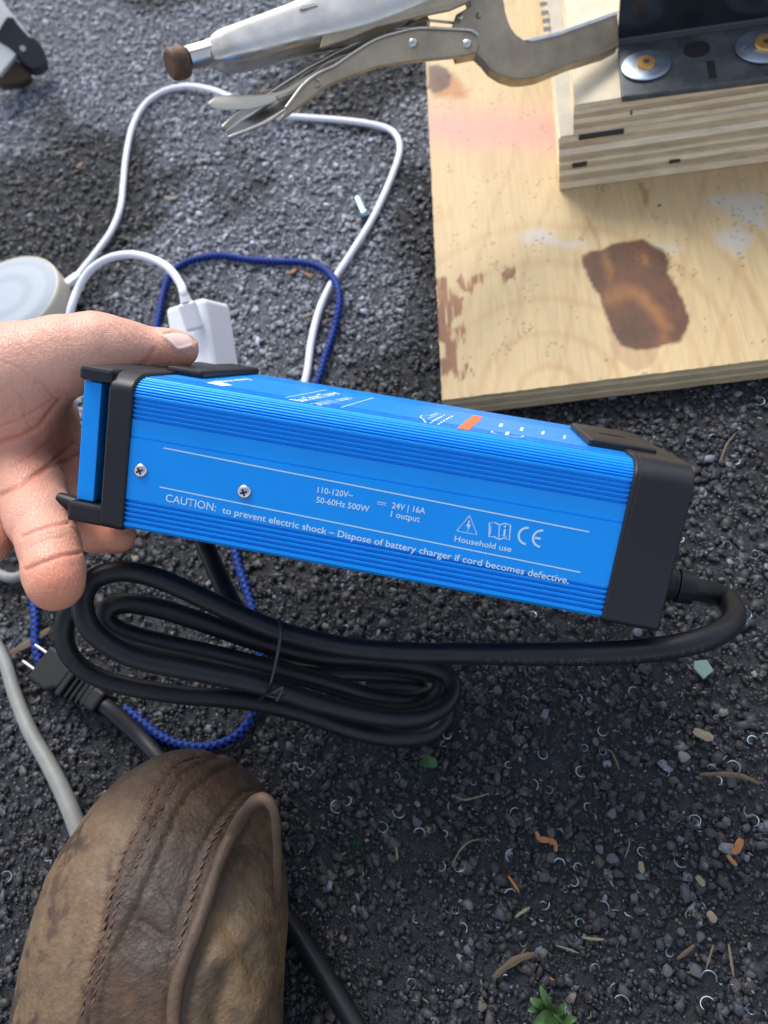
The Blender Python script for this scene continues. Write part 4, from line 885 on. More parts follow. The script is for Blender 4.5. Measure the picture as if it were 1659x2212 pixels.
nz = fbm(hV[:, 0] * 90, hV[:, 1] * 90, hV[:, 2] * 90, s=71, o=3) - .5
fine = np.abs(fbm(hV[:, 0] * 420 + 3 * nz, hV[:, 1] * 420, hV[:, 2] * 420, s=75, o=3) - .5)
D += .0007 * nz - .00014 * np.exp(-(fine / .035) ** 2)
rid = np.exp(-(np.hypot(hx - 115, hy - 1265) / 48) ** 2) * fac; D += .00010 * rid * np.sin((np.hypot(hx - 118, (hy - 1330) * 1.1)) * 1.15)
# nail bed
nail_poly = ZH([(948, 462), (1000, 447), (1080, 452), (1128, 485), (1136, 510), (1118, 528), (1070, 543), (1030, 545), (1000, 515)])
nb = ins(nail_poly, hx, hy); D += -.0005 * sm(-1, 3, nb) * fac + .0004 * np.exp(-((nb + 4) / 3.5) ** 2) * fac
hV2 = hV + hN * D[:, None]
body = fast('hand', hV2, hF, M_skin, hand, True)
sk = np.tile(np.array([.71, .385, .28]), (len(hV), 1)); mot = fbm(hV[:, 0] * 55, hV[:, 1] * 55, hV[:, 2] * 55, s=81)[:, None]
sk = sk * (.82 + .36 * mot) * (1 - .16 * sm(.45, .65, fbm(hV[:, 0] * 22, hV[:, 1] * 22, hV[:, 2] * 22, s=83))[:, None] * np.array([.3, 1, 1.1])) ; sk = sk * (1 - .30 * red[:, None] * np.array([.35, .9, 1]))
tip = np.exp(-(np.hypot(hx - 118, hy - 1270) / 85) ** 2)[:, None] + .8 * np.exp(-(np.hypot(hx - 250, hy - 1165) / 90) ** 2)[:, None] + .5 * np.exp(-(np.hypot(hx - 395, hy - 770) / 45) ** 2)[:, None] + .6 * np.exp(-(np.hypot(hx + 10, hy - 1178) / 45) ** 2)[:, None]
sk = sk * (1 - .45 * np.clip(tip, 0, 1) * np.array([.1, .75, 1.0]))
pal_ = (np.exp(-(((hx - 60) / 120) ** 2 + ((hy - 970) / 130) ** 2)) * .8)[:, None]; sk = sk * (1 - pal_ * np.array([.16, .34, .38]))
freck = (vnoise(hV[:, 0] * 500, hV[:, 1] * 500, hV[:, 2] * 500, s=85) > .93)[:, None]; sk = np.where(freck, sk * [.86, .78, .72], sk)
vcol(body, sk)
hb = bvh(hV2, hF)
# nail plate
NP = 26; V = []; ok = True
qa, qb, qc, qd = [np.array(p) for p in ZH([(950, 464), (1020, 446), (1128, 512), (1036, 546)])]   # corners: base left, tip top ...
npoly = cr([(x - 2, y + 4, 0) for x, y in nail_poly], 5, True)[:, :2]; cen = npoly.mean(0); V = []; rings = [.95, .9, .8, .6, .4, .2]
for s_ in rings:
    for p in npoly:
        q = cen + (p - cen) * s_; r = hit(hb, *q)
        if r[0] is None: r = (at(q[0], q[1], .378), -Fw)
        V.append(r[0] + r[1] * (-.0001 if s_ == .95 else .00045 if s_ < .9 else .0003))
r = hit(hb, *cen); V.append(r[0] + r[1] * .00045); n = len(npoly)
F = [(k * n + i, k * n + (i + 1) % n, (k + 1) * n + (i + 1) % n, (k + 1) * n + i) for k in range(len(rings) - 1) for i in range(n)] + [((len(rings) - 1) * n + i, (len(rings) - 1) * n + (i + 1) % n, len(rings) * n) for i in range(n)]
o = mk('thumbnail', V, F, M_nail, body, True)

# ------------------------------------------------------------------ BOOT
boot = empty('leather_boot', P(330, 1900, 0), 'worn brown leather boot with dried mud, standing on the asphalt', 'boot')
bch = [([(398, 1806, .418, 176), (385, 1850, .412, 200), (355, 1950, .402, 240), (335, 2080, .392, 260), (325, 2250, .384, 278), (315, 2420, .378, 290)], .02),
       ([(500, 1850, .405, 95), (500, 1960, .385, 108), (490, 2100, .365, 120), (480, 2300, .345, 135)], .03)]
bV, bF = solid(bch, .0016, .01, .02, (-.225, .085, .255), (.02, .345, .505))
bV = laplace(bV, bF, 4); bN = vnormals(bV, bF); q = projn(bV); bx_, by_ = q[:, 0], q[:, 1]; bf_ = ((bV - En) * bN).sum(1) < 0
seam1 = [(470, 1632), (420, 1636), (387, 1648), (353, 1686), (327, 1734), (297, 1794), (267, 1846), (254, 1897), (236, 1940), (219, 2030), (190, 2130), (172, 2212), (140, 2400)]
ridge = [(520, 1650), (473, 1661), (408, 1708), (378, 1760), (365, 1794), (327, 1880), (301, 1944), (275, 1992), (241, 2069), (219, 2160), (215, 2212), (200, 2400)]
seam2 = [(475, 1636), (430, 1652), (392, 1676), (362, 1722), (330, 1790), (290, 1880), (254, 1950), (233, 2030), (210, 2120), (190, 2212), (160, 2400)]
collar = [(600, 1722), (555, 1704), (525, 1708), (486, 1751), (451, 1803), (430, 1846), (408, 1914), (387, 1988), (374, 2052), (362, 2138), (358, 2212), (350, 2400)]
piping = [(603, 1850), (603, 1794), (600, 1755), (585, 1722), (558, 1722), (523, 1760), (490, 1820), (462, 1893), (442, 1957), (415, 2035), (385, 2110), (376, 2170), (374, 2240), (372, 2400)]
def xat(c, y): c = sorted(c, key=lambda p: p[1]); return np.interp(y, [p[1] for p in c], [p[0] for p in c])
x1, x2, x3, x4 = xat(seam1, by_), xat(ridge, by_), xat(collar[1:], by_), xat(piping[4:], by_)
inside = sm(-4, 6, bx_ - x4) * (by_ > 1722) * sm(1722, 1745, by_) * sm(612, 590, bx_ + 0 * by_)
D = .0011 * sm(-3, 3, bx_ - x1) * sm(3, -3, bx_ - x2) + .0008 * sm(-3, 3, bx_ - x3) 
gb = lambda pts, w_: np.exp(-(polyd(bx_, by_, pts) / w_) ** 2)
D -= .0016 * gb(seam1, 4.0) + .0012 * gb(seam2, 3.0) + .0014 * gb(ridge, 3.5) + .0016 * gb(collar, 4.5)
insd = sm(0, 30, bx_ - x4) * sm(1730, 1775, by_)
D -= .0050 * insd
fold = lambda pts, w_, a: a * gb(pts, w_)
D += insd * (fold([(560, 1860), (520, 1930), (490, 1990), (540, 2060), (600, 2120)], 26, -.0018) + fold([(600, 1990), (540, 2010), (480, 2060), (430, 2120), (420, 2230)], 30, .0022) + fold([(610, 1900), (560, 1990), (600, 2090)], 24, .0012) + fold([(500, 2100), (470, 2180), (460, 2260)], 22, -.0018) + fold([(590, 2140), (540, 2230)], 26, .0016))
D += fold([(305, 1990), (350, 2020), (370, 2070)], 7, -.0016) + fold([(300, 2010), (340, 2070), (352, 2120)], 6, -.0012) + fold([(340, 1900), (370, 1950), (385, 1985)], 5, -.0008) + fold([(235, 1900), (240, 1960), (225, 2010)], 5, -.0014) + fold([(195, 2070), (215, 2110), (205, 2160)], 5, -.001)
D += .0030 * (fbm(bV[:, 0] * 45, bV[:, 1] * 45, bV[:, 2] * 45, s=91, o=3) - .5) + .0009 * (fbm(bV[:, 0] * 260, bV[:, 1] * 260, bV[:, 2] * 260, s=92, o=3) - .5)
bV2 = bV + bN * (D * 1.0)[:, None]
upper_ = fast('leather_upper', bV2, bF, M_leather, boot, True)
nA = fbm(bV[:, 0] * 38, bV[:, 1] * 38, bV[:, 2] * 38, s=95, o=5); nB = fbm(bV[:, 0] * 130, bV[:, 1] * 130, bV[:, 2] * 130, s=96, o=4)
lc = np.tile(np.array([.088, .055, .034]), (len(bV), 1)) * (.65 + .7 * nB)[:, None]
gry = sm(.42, .6, nA)[:, None] * .38; lc = lc * (1 - gry) + gry * np.array([.070, .068, .062])
brw = sm(.44, .58, fbm(bV[:, 0] * 24 + 5, bV[:, 1] * 24, bV[:, 2] * 24, s=97))[:, None] * .6; lc = lc * (1 - brw) + brw * np.array([.150, .080, .042])
dd_ = x1 - bx_; mud = .92 * sm(.50, .555, nA * .5 + nB * .5 + .16 * np.exp(-((dd_ - 70) / 60) ** 2) + .03) * sm(-6, 12, dd_) * sm(1700, 1780, by_); mud = (mud * (.55 + .5 * nB))[:, None]
lc = lc * (1 - mud) + mud * np.array([.24, .155, .085])
olv = (insd * .75)[:, None]; lc = lc * (1 - olv) + olv * np.array([.108, .074, .042]) * (.7 + .6 * nB[:, None])
och = (insd * sm(.46, .56, fbm(bV[:, 0] * 30, bV[:, 1] * 30, bV[:, 2] * 30, s=99)))[:, None] * .6; lc = lc * (1 - och) + och * np.array([.22, .14, .065])
sd_ = np.clip(gb(seam1, 5) + gb(seam2, 4) + .7 * gb(collar, 6) + .6 * gb(ridge, 3), 0, 1)[:, None] * .7; lc = lc * (1 - sd_) + sd_ * np.array([.075, .036, .024]); lc = lc * .70 * (.85 + .3 * fbm(bV[:, 0] * 400, bV[:, 1] * 400, bV[:, 2] * 400, s=98)[:, None])
vcol(upper_, lc)
bb = bvh(bV2, bF)
def on_boot(pts, lift, n=8):
    out = []
    for (x, y, z) in cr([(x, y, 0) for x, y in pts], n):
        r = hit(bb, x, y)
        if r[0] is not None: out.append(r[0] + (EYE - r[0]).normalized() * 0 + r[1] * lift)
    A = np.array([tuple(v) for v in out]); 
    for _ in range(6): A[1:-1] = A[1:-1] * .5 + .25 * (A[2:] + A[:-2])
    return A
M_pipe = mat('rolled_leather_edge', (.045, .029, .020), .62, var=.5, vscale=45, vcol2=(.125, .075, .04), bump=.8, bscale=400, bdist=.0008)
pb_ = []
for (x, y, dl) in [(604, 1960, .372), (606, 1890, .362), (605, 1830, .352), (603, 1780, .345), (598, 1745, .342), (583, 1722, .342), (556, 1722, .345)]: pb_.append(at(x - 6, y + 5, dl + .008))
pp2 = on_boot(piping[5:], .0005, 6); base_ = np.concatenate([cr([tuple(v) for v in pb_] + [tuple(pp2[3])], 5)[:-1], pp2[3:]])
for _ in range(8): base_[1:-1] = base_[1:-1] * .5 + .25 * (base_[2:] + base_[:-2])
rad = np.interp(np.arange(len(base_)), [0, 18, 30, 50, len(base_)], [.0018, .0022, .0031, .0034, .0030]) * (1 + .16 * (fbm(np.arange(len(base_)) * .35, np.zeros(len(base_)), s=111) - .5) * 2)
tube('rolled_edge', base_, rad, M_pipe, boot, 14)
def stitches(pts, step, ln, rr_, m, lift=.0002):
    A = on_boot(pts, lift, 10)
    if len(A) < 3: return
    Ls = np.concatenate([[0], np.cumsum(np.linalg.norm(np.diff(A, axis=0), axis=1))]); V, F = [], []
    s_ = step
    while s_ < Ls[-1] - step:
        c = np.array([np.interp(s_, Ls, A[:, k]) for k in range(3)]); e_ = np.array([np.interp(s_ + .001, Ls, A[:, k]) for k in range(3)]) - c; e_ /= np.linalg.norm(e_); v = np.array(EYE) - c; v /= np.linalg.norm(v); s2 = np.cross(e_, v)
        e2 = e_ * .94 + s2 * .33; b0_ = len(V)
        for (u_, w_) in zip((-1, -.6, 0, .6, 1), (.25, .85, 1, .85, .25)):
            for k in range(6): t = k * math.pi / 3; V.append(tuple(c + e2 * u_ * ln / 2 + (s2 * math.cos(t) + v * math.sin(t)) * rr_ * w_))
        F += [(b0_ + i * 6 + k, b0_ + i * 6 + (k + 1) % 6, b0_ + (i + 1) * 6 + (k + 1) % 6, b0_ + (i + 1) * 6 + k) for i in range(4) for k in range(6)]; s_ += step * random.uniform(.9, 1.1)
    mk('stitching', V, F, m, boot, True)
M_th = mat('waxed_thread', (.13, .065, .04), .6, var=.3, vscale=200)
stitches([(x + 1, y) for x, y in seam1[:-1]], .0042, .0036, .00055, M_th); stitches([(x + 1, y) for x, y in seam2[:-1]], .0042, .0036, .00055, M_th); stitches([(x + 13, y + 4) for x, y in collar[1:-1]], .0048, .0040, .0006, M_th, .0004)
# sole under the boot
SB = []
for (x, y) in ((398, 1640), (330, 1665), (270, 1730), (215, 1830), (150, 1960), (100, 2080), (60, 2250), (40, 2420), (620, 2420), (612, 2200), (604, 2000), (590, 1880), (560, 1780), (500, 1700), (450, 1655)):
    SB.append(at(x, y, 0.43 if y < 1900 else .41))
cx_ = sum((Vector((v.x, v.y, 0)) for v in SB), Vector()) / len(SB)
top_ = [Vector((v.x, v.y, .020)) for v in SB]; top_ = [v.lerp(Vector((cx_.x, cx_.y, .02)), .16) for v in top_]
prism('sole', top_, [Vector((v.x, v.y, .0015)) for v in top_], mat('dark_rubber_sole', (.02, .018, .016), .7), boot, .003)
# trouser leg rising out of frame from the boot
# ------------------------------------------------------------------ white post in the corner
post = empty('painted_post', P(40, 130, 0), 'chipped white painted post with a black rubber shoe in the top left corner', 'post')
A1, A2 = P(88, 146, .02), P(-60, -60, .10)
dz = (A2 - A1).normalized(); dn = dz.cross(Vector((0, 0, 1))).normalized(); dm = dn.cross(dz).normalized()
MPo = Matrix(((dz.x, dn.x, dm.x, A1.x), (dz.y, dn.y, dm.y, A1.y), (dz.z, dn.z, dm.z, A1.z), (0, 0, 0, 1)))
def MPl(x, y):  # image point onto the upper face plane of the post
    d = ray(x, y); t = (A1 - EYE).dot(dm) / d.dot(dm); return MPo.inverted() @ (EYE + d * t)
for nm, poly, m, z0, z1_ in (('white_tube', [(66, 79), (3, 0), (-60, -80), (-160, 10), (-60, 118), (0, 160)], M_whitepaint, -.02, 0),):
    pts = [MPl(*p) for p in poly]; prism(nm, [MPo @ Vector((p.x, p.y, z1_)) for p in pts], [MPo @ Vector((p.x, p.y, z0)) for p in pts], m, post, .001)
shoe = [(0, 63), (14, 40), (20, 37), (24, 40), (28, 37), (36, 50), (44, 60), (52, 68), (60, 77), (66, 82), (74, 82), (88, 97), (100, 120), (102, 133), (90, 146), (70, 150), (55, 140), (40, 122), (20, 104), (0, 92), (-20, 80)]
pts = [MPl(*p) for p in shoe]; prism('rubber_shoe', [MPo @ Vector((p.x, p.y, .0025)) for p in pts], [MPo @ Vector((p.x, p.y, -.024)) for p in pts], M_blacktape, post, .0015)
pts = [MPl(*p) for p in [(-30, 120), (20, 117), (40, 124), (58, 142), (68, 152), (60, 162), (40, 172), (0, 176), (-40, 150)]]; prism('wooden_foot', [MPo @ Vector((p.x, p.y, -.012)) for p in pts], [MPo @ Vector((p.x, p.y, -.035)) for p in pts], M_brown, post, .004)
q_ = MPl(50, 107); disc('rivet', MPo @ Vector((q_.x, q_.y, .0025)), dm, 0, 0, M_steel, post, n=16, prof=[(.0035, 0), (.003, .001), (.0001, .0014)])

# ------------------------------------------------------------------ LITTER ON THE ASPHALT
def inst(proto, name, loc_, rot, sc, label, cat, group):
    o = proto.copy(); o.name = name; COL.objects.link(o); o.location = loc_; o.rotation_euler = rot; o.scale = (sc, sc, sc); return tag(o, label, cat, group)
def where(x, y):
    if y < 850 and x < 930: return 'inside the white cable loop' if 270 < x < 850 and 200 < y < 750 else 'left of the white cable loop' if x < 300 else 'between white cable and plywood'
    if y < 1400: return 'above the right end of the charger' if y < 1000 else 'right of the charger end cap' if x > 1400 else 'directly below the blue charger'
    if x < 620: return 'near the grey cable at the left'
    if y < 1650: return 'below the black cord bend at the right' if x > 1050 else 'under the coiled black cord end'
    if y < 1930: return 'right of the boot collar' if x < 1000 else 'near the green moss tuft' if x < 1350 else 'near the orange shaving at the right edge'
    return 'beside the black lead at the bottom' if x < 900 else 'around the green weed at the bottom' if x < 1300 else 'in the bottom right corner'
def curl_mesh(arc_, r, wd, th, m, lift=0):
    V, F = [], []; n = 16
    for i in range(n + 1):
        t = arc_ * i / n; w_ = wd * (.35 + .65 * math.sin(math.pi * min(1, max(0, (i + .6) / (n + 1.2)))))
        for dr, dz_ in ((-w_ / 2, 0), (0, th), (w_ / 2, 0), (0, -th)): V.append(((r + dr) * math.cos(t), (r + dr) * math.sin(t), dz_ + lift * i / n))
    F = [(i * 4 + k, i * 4 + (k + 1) % 4, (i + 1) * 4 + (k + 1) % 4, (i + 1) * 4 + k) for i in range(n) for k in range(4)] + [(3, 2, 1, 0), (n * 4, n * 4 + 1, n * 4 + 2, n * 4 + 3)]
    o = mk('steel_curl', V, F, m, None, True); COL.objects.unlink(o); return o
CU = [curl_mesh(a, r, w_, .00022, m, l) for a, r, w_, m, l in ((3.6, .0027, .0008, M_curl, .001), (4.4, .0025, .0006, M_curlb, .0004), (2.6, .0032, .0007, M_curl, .0), (5.2, .0024, .0005, M_curlb, .0014), (3.1, .0022, .0009, M_curl, .0006))]
Z8 = [(849,165),(951,305),(1590,345),(1650,335),(693,405),(858,480),(1415,465),(1508,462),(1440,520),(285,320),(275,360),(550,450),(80,645),(10,715),(165,740),(270,745),(565,840),(258,885),(340,890),(722,560),(885,630),(1345,690),(1580,645),(1590,690),(1120,825),(845,890),(825,945),(555,1005),(700,1045),(950,1060),(320,1070),(350,1150),(130,1385),(915,1320),(1030,1475),(1405,1360),(1400,1475),(1585,1495),(1283,860),(650,540),(765,875),(575,655),(70,500),(1080,135)]
spots = [(823 + x * .504, 1426 + y * .504) for x, y in Z8] + [(728, 1742), (668, 1668), (652, 1655), (16, 1895), (606, 1915), (900, 860), (905, 900), (820, 790), (740, 830), (1240, 925), (1540, 950), (1490, 960), (1500, 1060), (1560, 1300), (1610, 1330), (1590, 1000), (1640, 870), (1570, 1180), (1150, 1330), (1100, 1250), (870, 1240), (820, 1210), (700, 1210), (760, 1280), (1630, 1200), (560, 1770), (660, 1620)]
for _ in range(42):
    x, y = rng.uniform(430, 1650), rng.uniform(840, 2200)
    spots.append((x, y))
for _ in range(22): spots.append((rng.uniform(150, 910), rng.uniform(150, 700)))
for i, (x, y) in enumerate(spots):
    if 954 < x and y < 900 - (x - 954) * .1: continue
    p = P(x, y, .0022); inst(CU[int(rng.integers(len(CU)))], 'steel_curl', p + Vector((0, 0, .0012)), (rng.uniform(-.5, .5), rng.uniform(-.5, .5), rng.uniform(0, 6.28)), rng.uniform(.75, 1.25) if i < 70 else rng.uniform(.5, .95), 'tiny curl of steel swarf on the asphalt ' + where(x, y), 'metal shaving', 'steel drilling curls scattered on the asphalt')
def sliver(pts, wd, m, name, label, cat, group=None, z=.003, th=.0004):
    C = cr([P(x, y, z + .0004 * (i % 2)) for i, (x, y) in enumerate(pts)], 6); T, _, _ = frames(C); V = []
    for i in range(len(C)):
        s_ = np.cross(T[i], [0, 0, 1]); s_ /= np.linalg.norm(s_); w_ = wd * .62 * (.45 + .55 * math.sin(math.pi * (i + .8) / (len(C) + .6))) / 2 * (1 + .10 * math.sin(i * .9))
        V += [C[i] + s_ * w_, C[i] + [0, 0, th], C[i] - s_ * w_, C[i] - [0, 0, th]]
    F = [(i * 4 + k, i * 4 + (k + 1) % 4, (i + 1) * 4 + (k + 1) % 4, (i + 1) * 4 + k) for i in range(len(C) - 1) for k in range(4)] + [(3, 2, 1, 0), tuple(len(V) - 4 + k for k in range(4))]
    o = mk(name, V, F, m, None); return tag(o, label, cat, group)
z8 = lambda pts: [(823 + x * .504, 1426 + y * .504) for x, y in pts]
G1 = 'dry stalks and splinters scattered on the asphalt'
sliver(z8([(305, 575), (350, 598), (400, 590), (462, 572)]), .0018, M_straw, 'dry_stalk', 'bent dry stalk right of the boot, below the coiled cord end', 'straw', G1)
sliver(z8([(1365, 490), (1440, 488), (1520, 492), (1570, 505), (1625, 530)]), .0042, M_brleaf, 'bark_strip', 'long brown bark strip near the right edge below the pale stone', 'bark')
sliver(z8([(305, 880), (335, 820), (375, 780), (420, 768)]), .0016, M_straw, 'dry_stalk', 'curved dry stalk right of the boot toe beside a steel curl', 'straw', G1)
sliver(z8([(955, 378), (990, 395), (1010, 440), (1022, 470)]), .0012, M_straw, 'dry_stalk', 'thin hooked dry stalk left of the pale triangular stone', 'straw', G1)
sliver(z8([(545, 925), (570, 960), (592, 995)]), .0024, M_shav, 'wood_splinter', 'short orange splinter left of the steel curls in the lower middle', 'splinter', G1)
sliver(z8([(575, 1102), (605, 1080), (638, 1060)]), .0026, M_wood, 'wood_splinter', 'short pale splinter below the orange splinter', 'splinter', G1)
sliver(z8([(860, 1188), (910, 1195), (957, 1198)]), .0022, M_wood, 'wood_splinter', 'pale splinter lying level in the lower middle of the asphalt', 'splinter', G1)
sliver(z8([(748, 1222), (800, 1238), (848, 1256)]), .0015, M_wood, 'wood_splinter', 'thin pale splinter just left of the rounded tan pebble row', 'splinter', G1)
sliver(z8([(1345, 1220), (1310, 1250), (1270, 1282)]), .0032, M_brleaf, 'bark_strip', 'short brown bark strip near the lower right beside thin stalks', 'bark')
sliver(z8([(1425, 1220), (1410, 1270), (1393, 1325)]), .0016, M_straw, 'dry_stalk', 'straight dry stalk between bark strip and long stalk, lower right', 'straw', G1)
sliver(z8([(1490, 1215), (1500, 1280), (1512, 1358)]), .0022, M_straw, 'dry_stalk', 'longest straight dry stalk near the lower right corner', 'straw', G1)
sliver(z8([(480, 1362), (540, 1310), (600, 1275), (660, 1260)]), .0060, M_brleaf, 'brown_leaf', 'narrow curled brown leaf above the green weed', 'leaf')
sliver(z8([(65, 800), (68, 830), (70, 858)]), .0020, M_wood, 'wood_splinter', 'small upright splinter just right of the boot collar', 'splinter', G1)
sliver(z8([(1045, 850), (1065, 790), (1060, 760)]), .0013, M_straw, 'dry_stalk', 'tiny bent stalk beside two pale pebbles, right of the moss', 'straw', G1)
sliver([(1395, 1310), (1402, 1330), (1408, 1356)], .0014, M_straw, 'dry_stalk', 'thin stalk in the gap under the charger cord bend', 'straw', G1)
sliver([(1250, 960), (1300, 975), (1370, 1000)], .0012, M_straw, 'dry_stalk', 'thin stalk on asphalt above the right end cap', 'straw', G1, .004)
sliver([(1555, 1000), (1570, 960), (1590, 935)], .0018, M_straw, 'dry_stalk', 'forked stalk on asphalt near the right edge level with the cap', 'straw', G1)
sliver(z8([(665, 735), (680, 765), (715, 772), (745, 785), (750, 820)]), .0048, M_shav, 'wood_shaving', 'wavy orange wood shaving left of the green moss tuft', 'wood shaving')
sliver(z8([(1545, 765), (1530, 800), (1512, 830)]), .0066, M_shav, 'wood_shaving', 'bright orange wood shaving near the right edge', 'wood shaving')
sliver(z8([(1485, 835), (1505, 860), (1525, 880)]), .0036, M_shav, 'wood_shaving', 'small orange shaving just below the bright one at the right', 'wood shaving')
sliver(z8([(1352, 925), (1370, 945), (1385, 968)]), .0050, M_wood, 'wood_shaving', 'short yellowish shaving between pebbles at the lower right', 'wood shaving')
sliver(z8([(1113, 862), (1116, 888), (1120, 912)]), .0048, M_wood, 'wood_chip', 'square tan wood chip right of the moss tuft', 'wood chip')
sliver(z8([(1400, 1078), (1420, 1100), (1430, 1125)]), .0062, M_wood, 'wood_shaving', 'yellow curled wood flake at the lower right', 'wood shaving')
sliver(z8([(1340, 300), (1385, 322), (1425, 335)]), .0085, M_wood, 'wood_chip', 'pale frayed wood chip above the pale stone at right', 'wood chip')
sliver([(18, 1416), (45, 1398), (75, 1380), (108, 1358)], .0095, M_brleaf, 'bark_piece', 'broad brown bark piece beside the plug and the grey cable', 'bark')
sliver([(622, 590), (632, 586), (640, 580)], .0050, M_shav, 'wood_chip', 'orange wood chip inside the upper bend of the blue cable', 'wood chip')
sliver([(655, 590), (668, 593), (678, 595)], .0036, M_shav, 'wood_chip', 'flat orange wood chip beside the blue cable bend', 'wood chip')
sliver([(652, 684), (664, 680), (676, 676)], .0052, M_wood, 'wood_chip', 'pale frayed wood chip between the white and blue cables', 'wood chip')
sliver([(355, 425), (370, 428), (386, 424)], .0060, M_wood, 'wood_chip', 'tan wood chip in the middle of the white cable loop', 'wood chip')
sliver([(116, 335), (135, 328), (158, 318)], .0032, M_wood, 'wood_splinter', 'pale splinter left of the white cable loop', 'splinter', G1)
sliver([(164, 362), (171, 356), (178, 350)], .0050, M_shav, 'wood_chip', 'orange chip left of the white cable loop below a splinter', 'wood chip')
sliver([(166, 462), (174, 475), (172, 492)], .0022, M_wood, 'wood_splinter', 'curved pale splinter left of the white cable, above the speaker', 'splinter', G1)
rs_ = random.Random(4)
for i in range(70):
    if i < 45: x, y = rs_.uniform(620, 1650), rs_.uniform(1430, 2205)
    else: x, y = rs_.uniform(100, 900), rs_.uniform(20, 1000)
    a = rs_.uniform(0, 3.14); L_ = rs_.uniform(5, 17); sliver([(x, y), (x + L_ * .5 * math.cos(a) + rs_.uniform(-2, 2), y + L_ * .5 * math.sin(a)), (x + L_ * math.cos(a), y + L_ * math.sin(a))], rs_.uniform(.0006, .0018), rs_.choice([M_straw, M_wood, M_straw, M_shav, M_brleaf]), 'plant_crumb', 'tiny dry plant crumb on the asphalt ' + where(x, y), 'debris', 'tiny dry crumbs scattered on the asphalt', .003)
def stone(x, y, r, m, label, asp=(1, .8, .6), seed=0, z=.0015, name='loose_stone', tri=False):
    bm = bmesh.new(); bmesh.ops.create_icosphere(bm, subdivisions=2, radius=1); c = P(x, y, z - .0022); rr_ = r * .74 * (c - EYE).dot(Fw) / FPX; a = seed * 1.7
    for v in bm.verts:
        k = 1 + .22 * (mnoise.noise(v.co * 1.1 + Vector((seed * 3.1, 0, 0)))) * 2
        q_ = Vector((v.co.x * asp[0], v.co.y * asp[1], v.co.z * asp[2])) * k
        n_ = random.Random(seed)
        for _k in range(9):
            f_ = Vector((n_.uniform(-1, 1) * asp[0], n_.uniform(-1, 1) * asp[1], n_.uniform(-.3, 1.2) * asp[2])).normalized(); lim = .62 * (abs(f_.x) * asp[0] + abs(f_.y) * asp[1] + abs(f_.z) * asp[2]) / (abs(f_.x) + abs(f_.y) + abs(f_.z)) * 1.25; dd_ = q_.dot(f_) - lim
            if dd_ > 0: q_ = q_ - f_ * dd_
        v.co = Matrix.Rotation(a, 3, 'Z') @ q_ * rr_ + c + Vector((0, 0, rr_ * asp[2] * .5))
    o = frombm(name, bm, m, None, 28); return tag(o, label, 'stone')
M_peb2 = mat('grey_violet_pebble', (.075, .078, .088), .65, bump=.3, bscale=500, var=.2, vscale=150); M_peb3 = mat('reddish_pebble', (.062, .045, .043), .7, bump=.3, bscale=500, var=.2); M_peb4 = mat('tan_pebble', (.115, .10, .08), .7, bump=.3, bscale=500, var=.2)
for k, (x, y, r, m, asp, lb) in enumerate([
  (1295, 415, 42, M_peb, (1, .85, .5), 'largest pale stone at the right, below the cord'), (500, 130, 34, M_peb2, (.8, 1, .4), 'rounded grey stone right of the coiled cord'),
  (1210, 190, 30, M_peb2, (1, .8, .4), 'flat grey stone above the largest pale stone'), (970, 175, 17, M_peb4, (.8, 1, .5), 'small tan pebble below the cord in the middle'),
  (155, 695, 38, M_peb2, (1, .75, .4), 'grey violet stone right of the boot'), (340, 635, 16, M_peb, (1, .9, .5), 'small white pebble right of the boot'),
  (935, 810, 28, M_peb2, (.9, 1, .4), 'grey stone just right of the moss tuft'), (1170, 805, 22, M_peb2, (1, .7, .5), 'small oval grey stone below the round steel curl'), (990, 850, 44, M_peb2, (1, .8, .3), 'wide flat grey stone beside the moss tuft'),
  (695, 1255, 34, M_peb4, (.7, 1, .5), 'egg shaped tan stone in the lower middle'), (435, 1485, 34, M_peb4, (1.2, .7, .4), 'slanted tan stone near the bottom beside the black lead'), (990, 1090, 26, M_peb3, (.9, 1, .5), 'reddish round stone in the lower middle'),
  (1350, 1330, 46, M_peb2, (1, .9, .35), 'big flat grey stone at the lower right'), (1285, 1165, 30, M_peb2, (1.1, .8, .4), 'left one of two grey stones at the lower right'), (1370, 1185, 32, M_peb2, (1.1, .9, .4), 'right one of two grey stones at the lower right'),
  (1085, 1020, 34, M_peb2, (.7, 1, .35), 'upright grey stone in the lower middle'), (920, 350, 26, M_peb2, (1, .9, .4), 'grey stone left of the hooked stalk'), (1225, 1330, 42, M_peb2, (.8, 1.1, .3), 'long dark grey stone left of the big flat one'),
  (990, 660, 34, M_peb2, (1, .9, .3), 'grey stone in the middle above the moss'), (1480, 690, 32, M_peb2, (1, .9, .35), 'grey stone near the right edge above the orange shaving'), (1390, 880, 22, M_peb4, (1.1, .7, .5), 'tan pebble at the right between two shavings'), (1520, 1390, 44, M_peb3, (.7, 1.2, .25), 'dark reddish flat stone at the bottom right'),
  (700, 930, 40, M_peb3, (.7, 1.2, .3), 'dark violet flat stone in the lower middle left'), (385, 1210, 28, M_peb2, (.8, 1, .4), 'grey stone in the lower left of the open asphalt'), (325, 1215, 24, M_peb2, (.9, .9, .4), 'small grey stone touching the one beside it, lower left'), (1600, 60, 26, M_peb, (.6, 1, .4), 'pale pointed stone near the right edge under the cord')]):
    stone(823 + x * .504, 1426 + y * .504, r * .504, m, lb, asp, k + 1)
c = P(1424, 450, ZT + .0006); o = stone(1424, 450, 13, M_peb2, 'small grey stone lying on the plywood board', (1, .8, .7), 33, ZT)
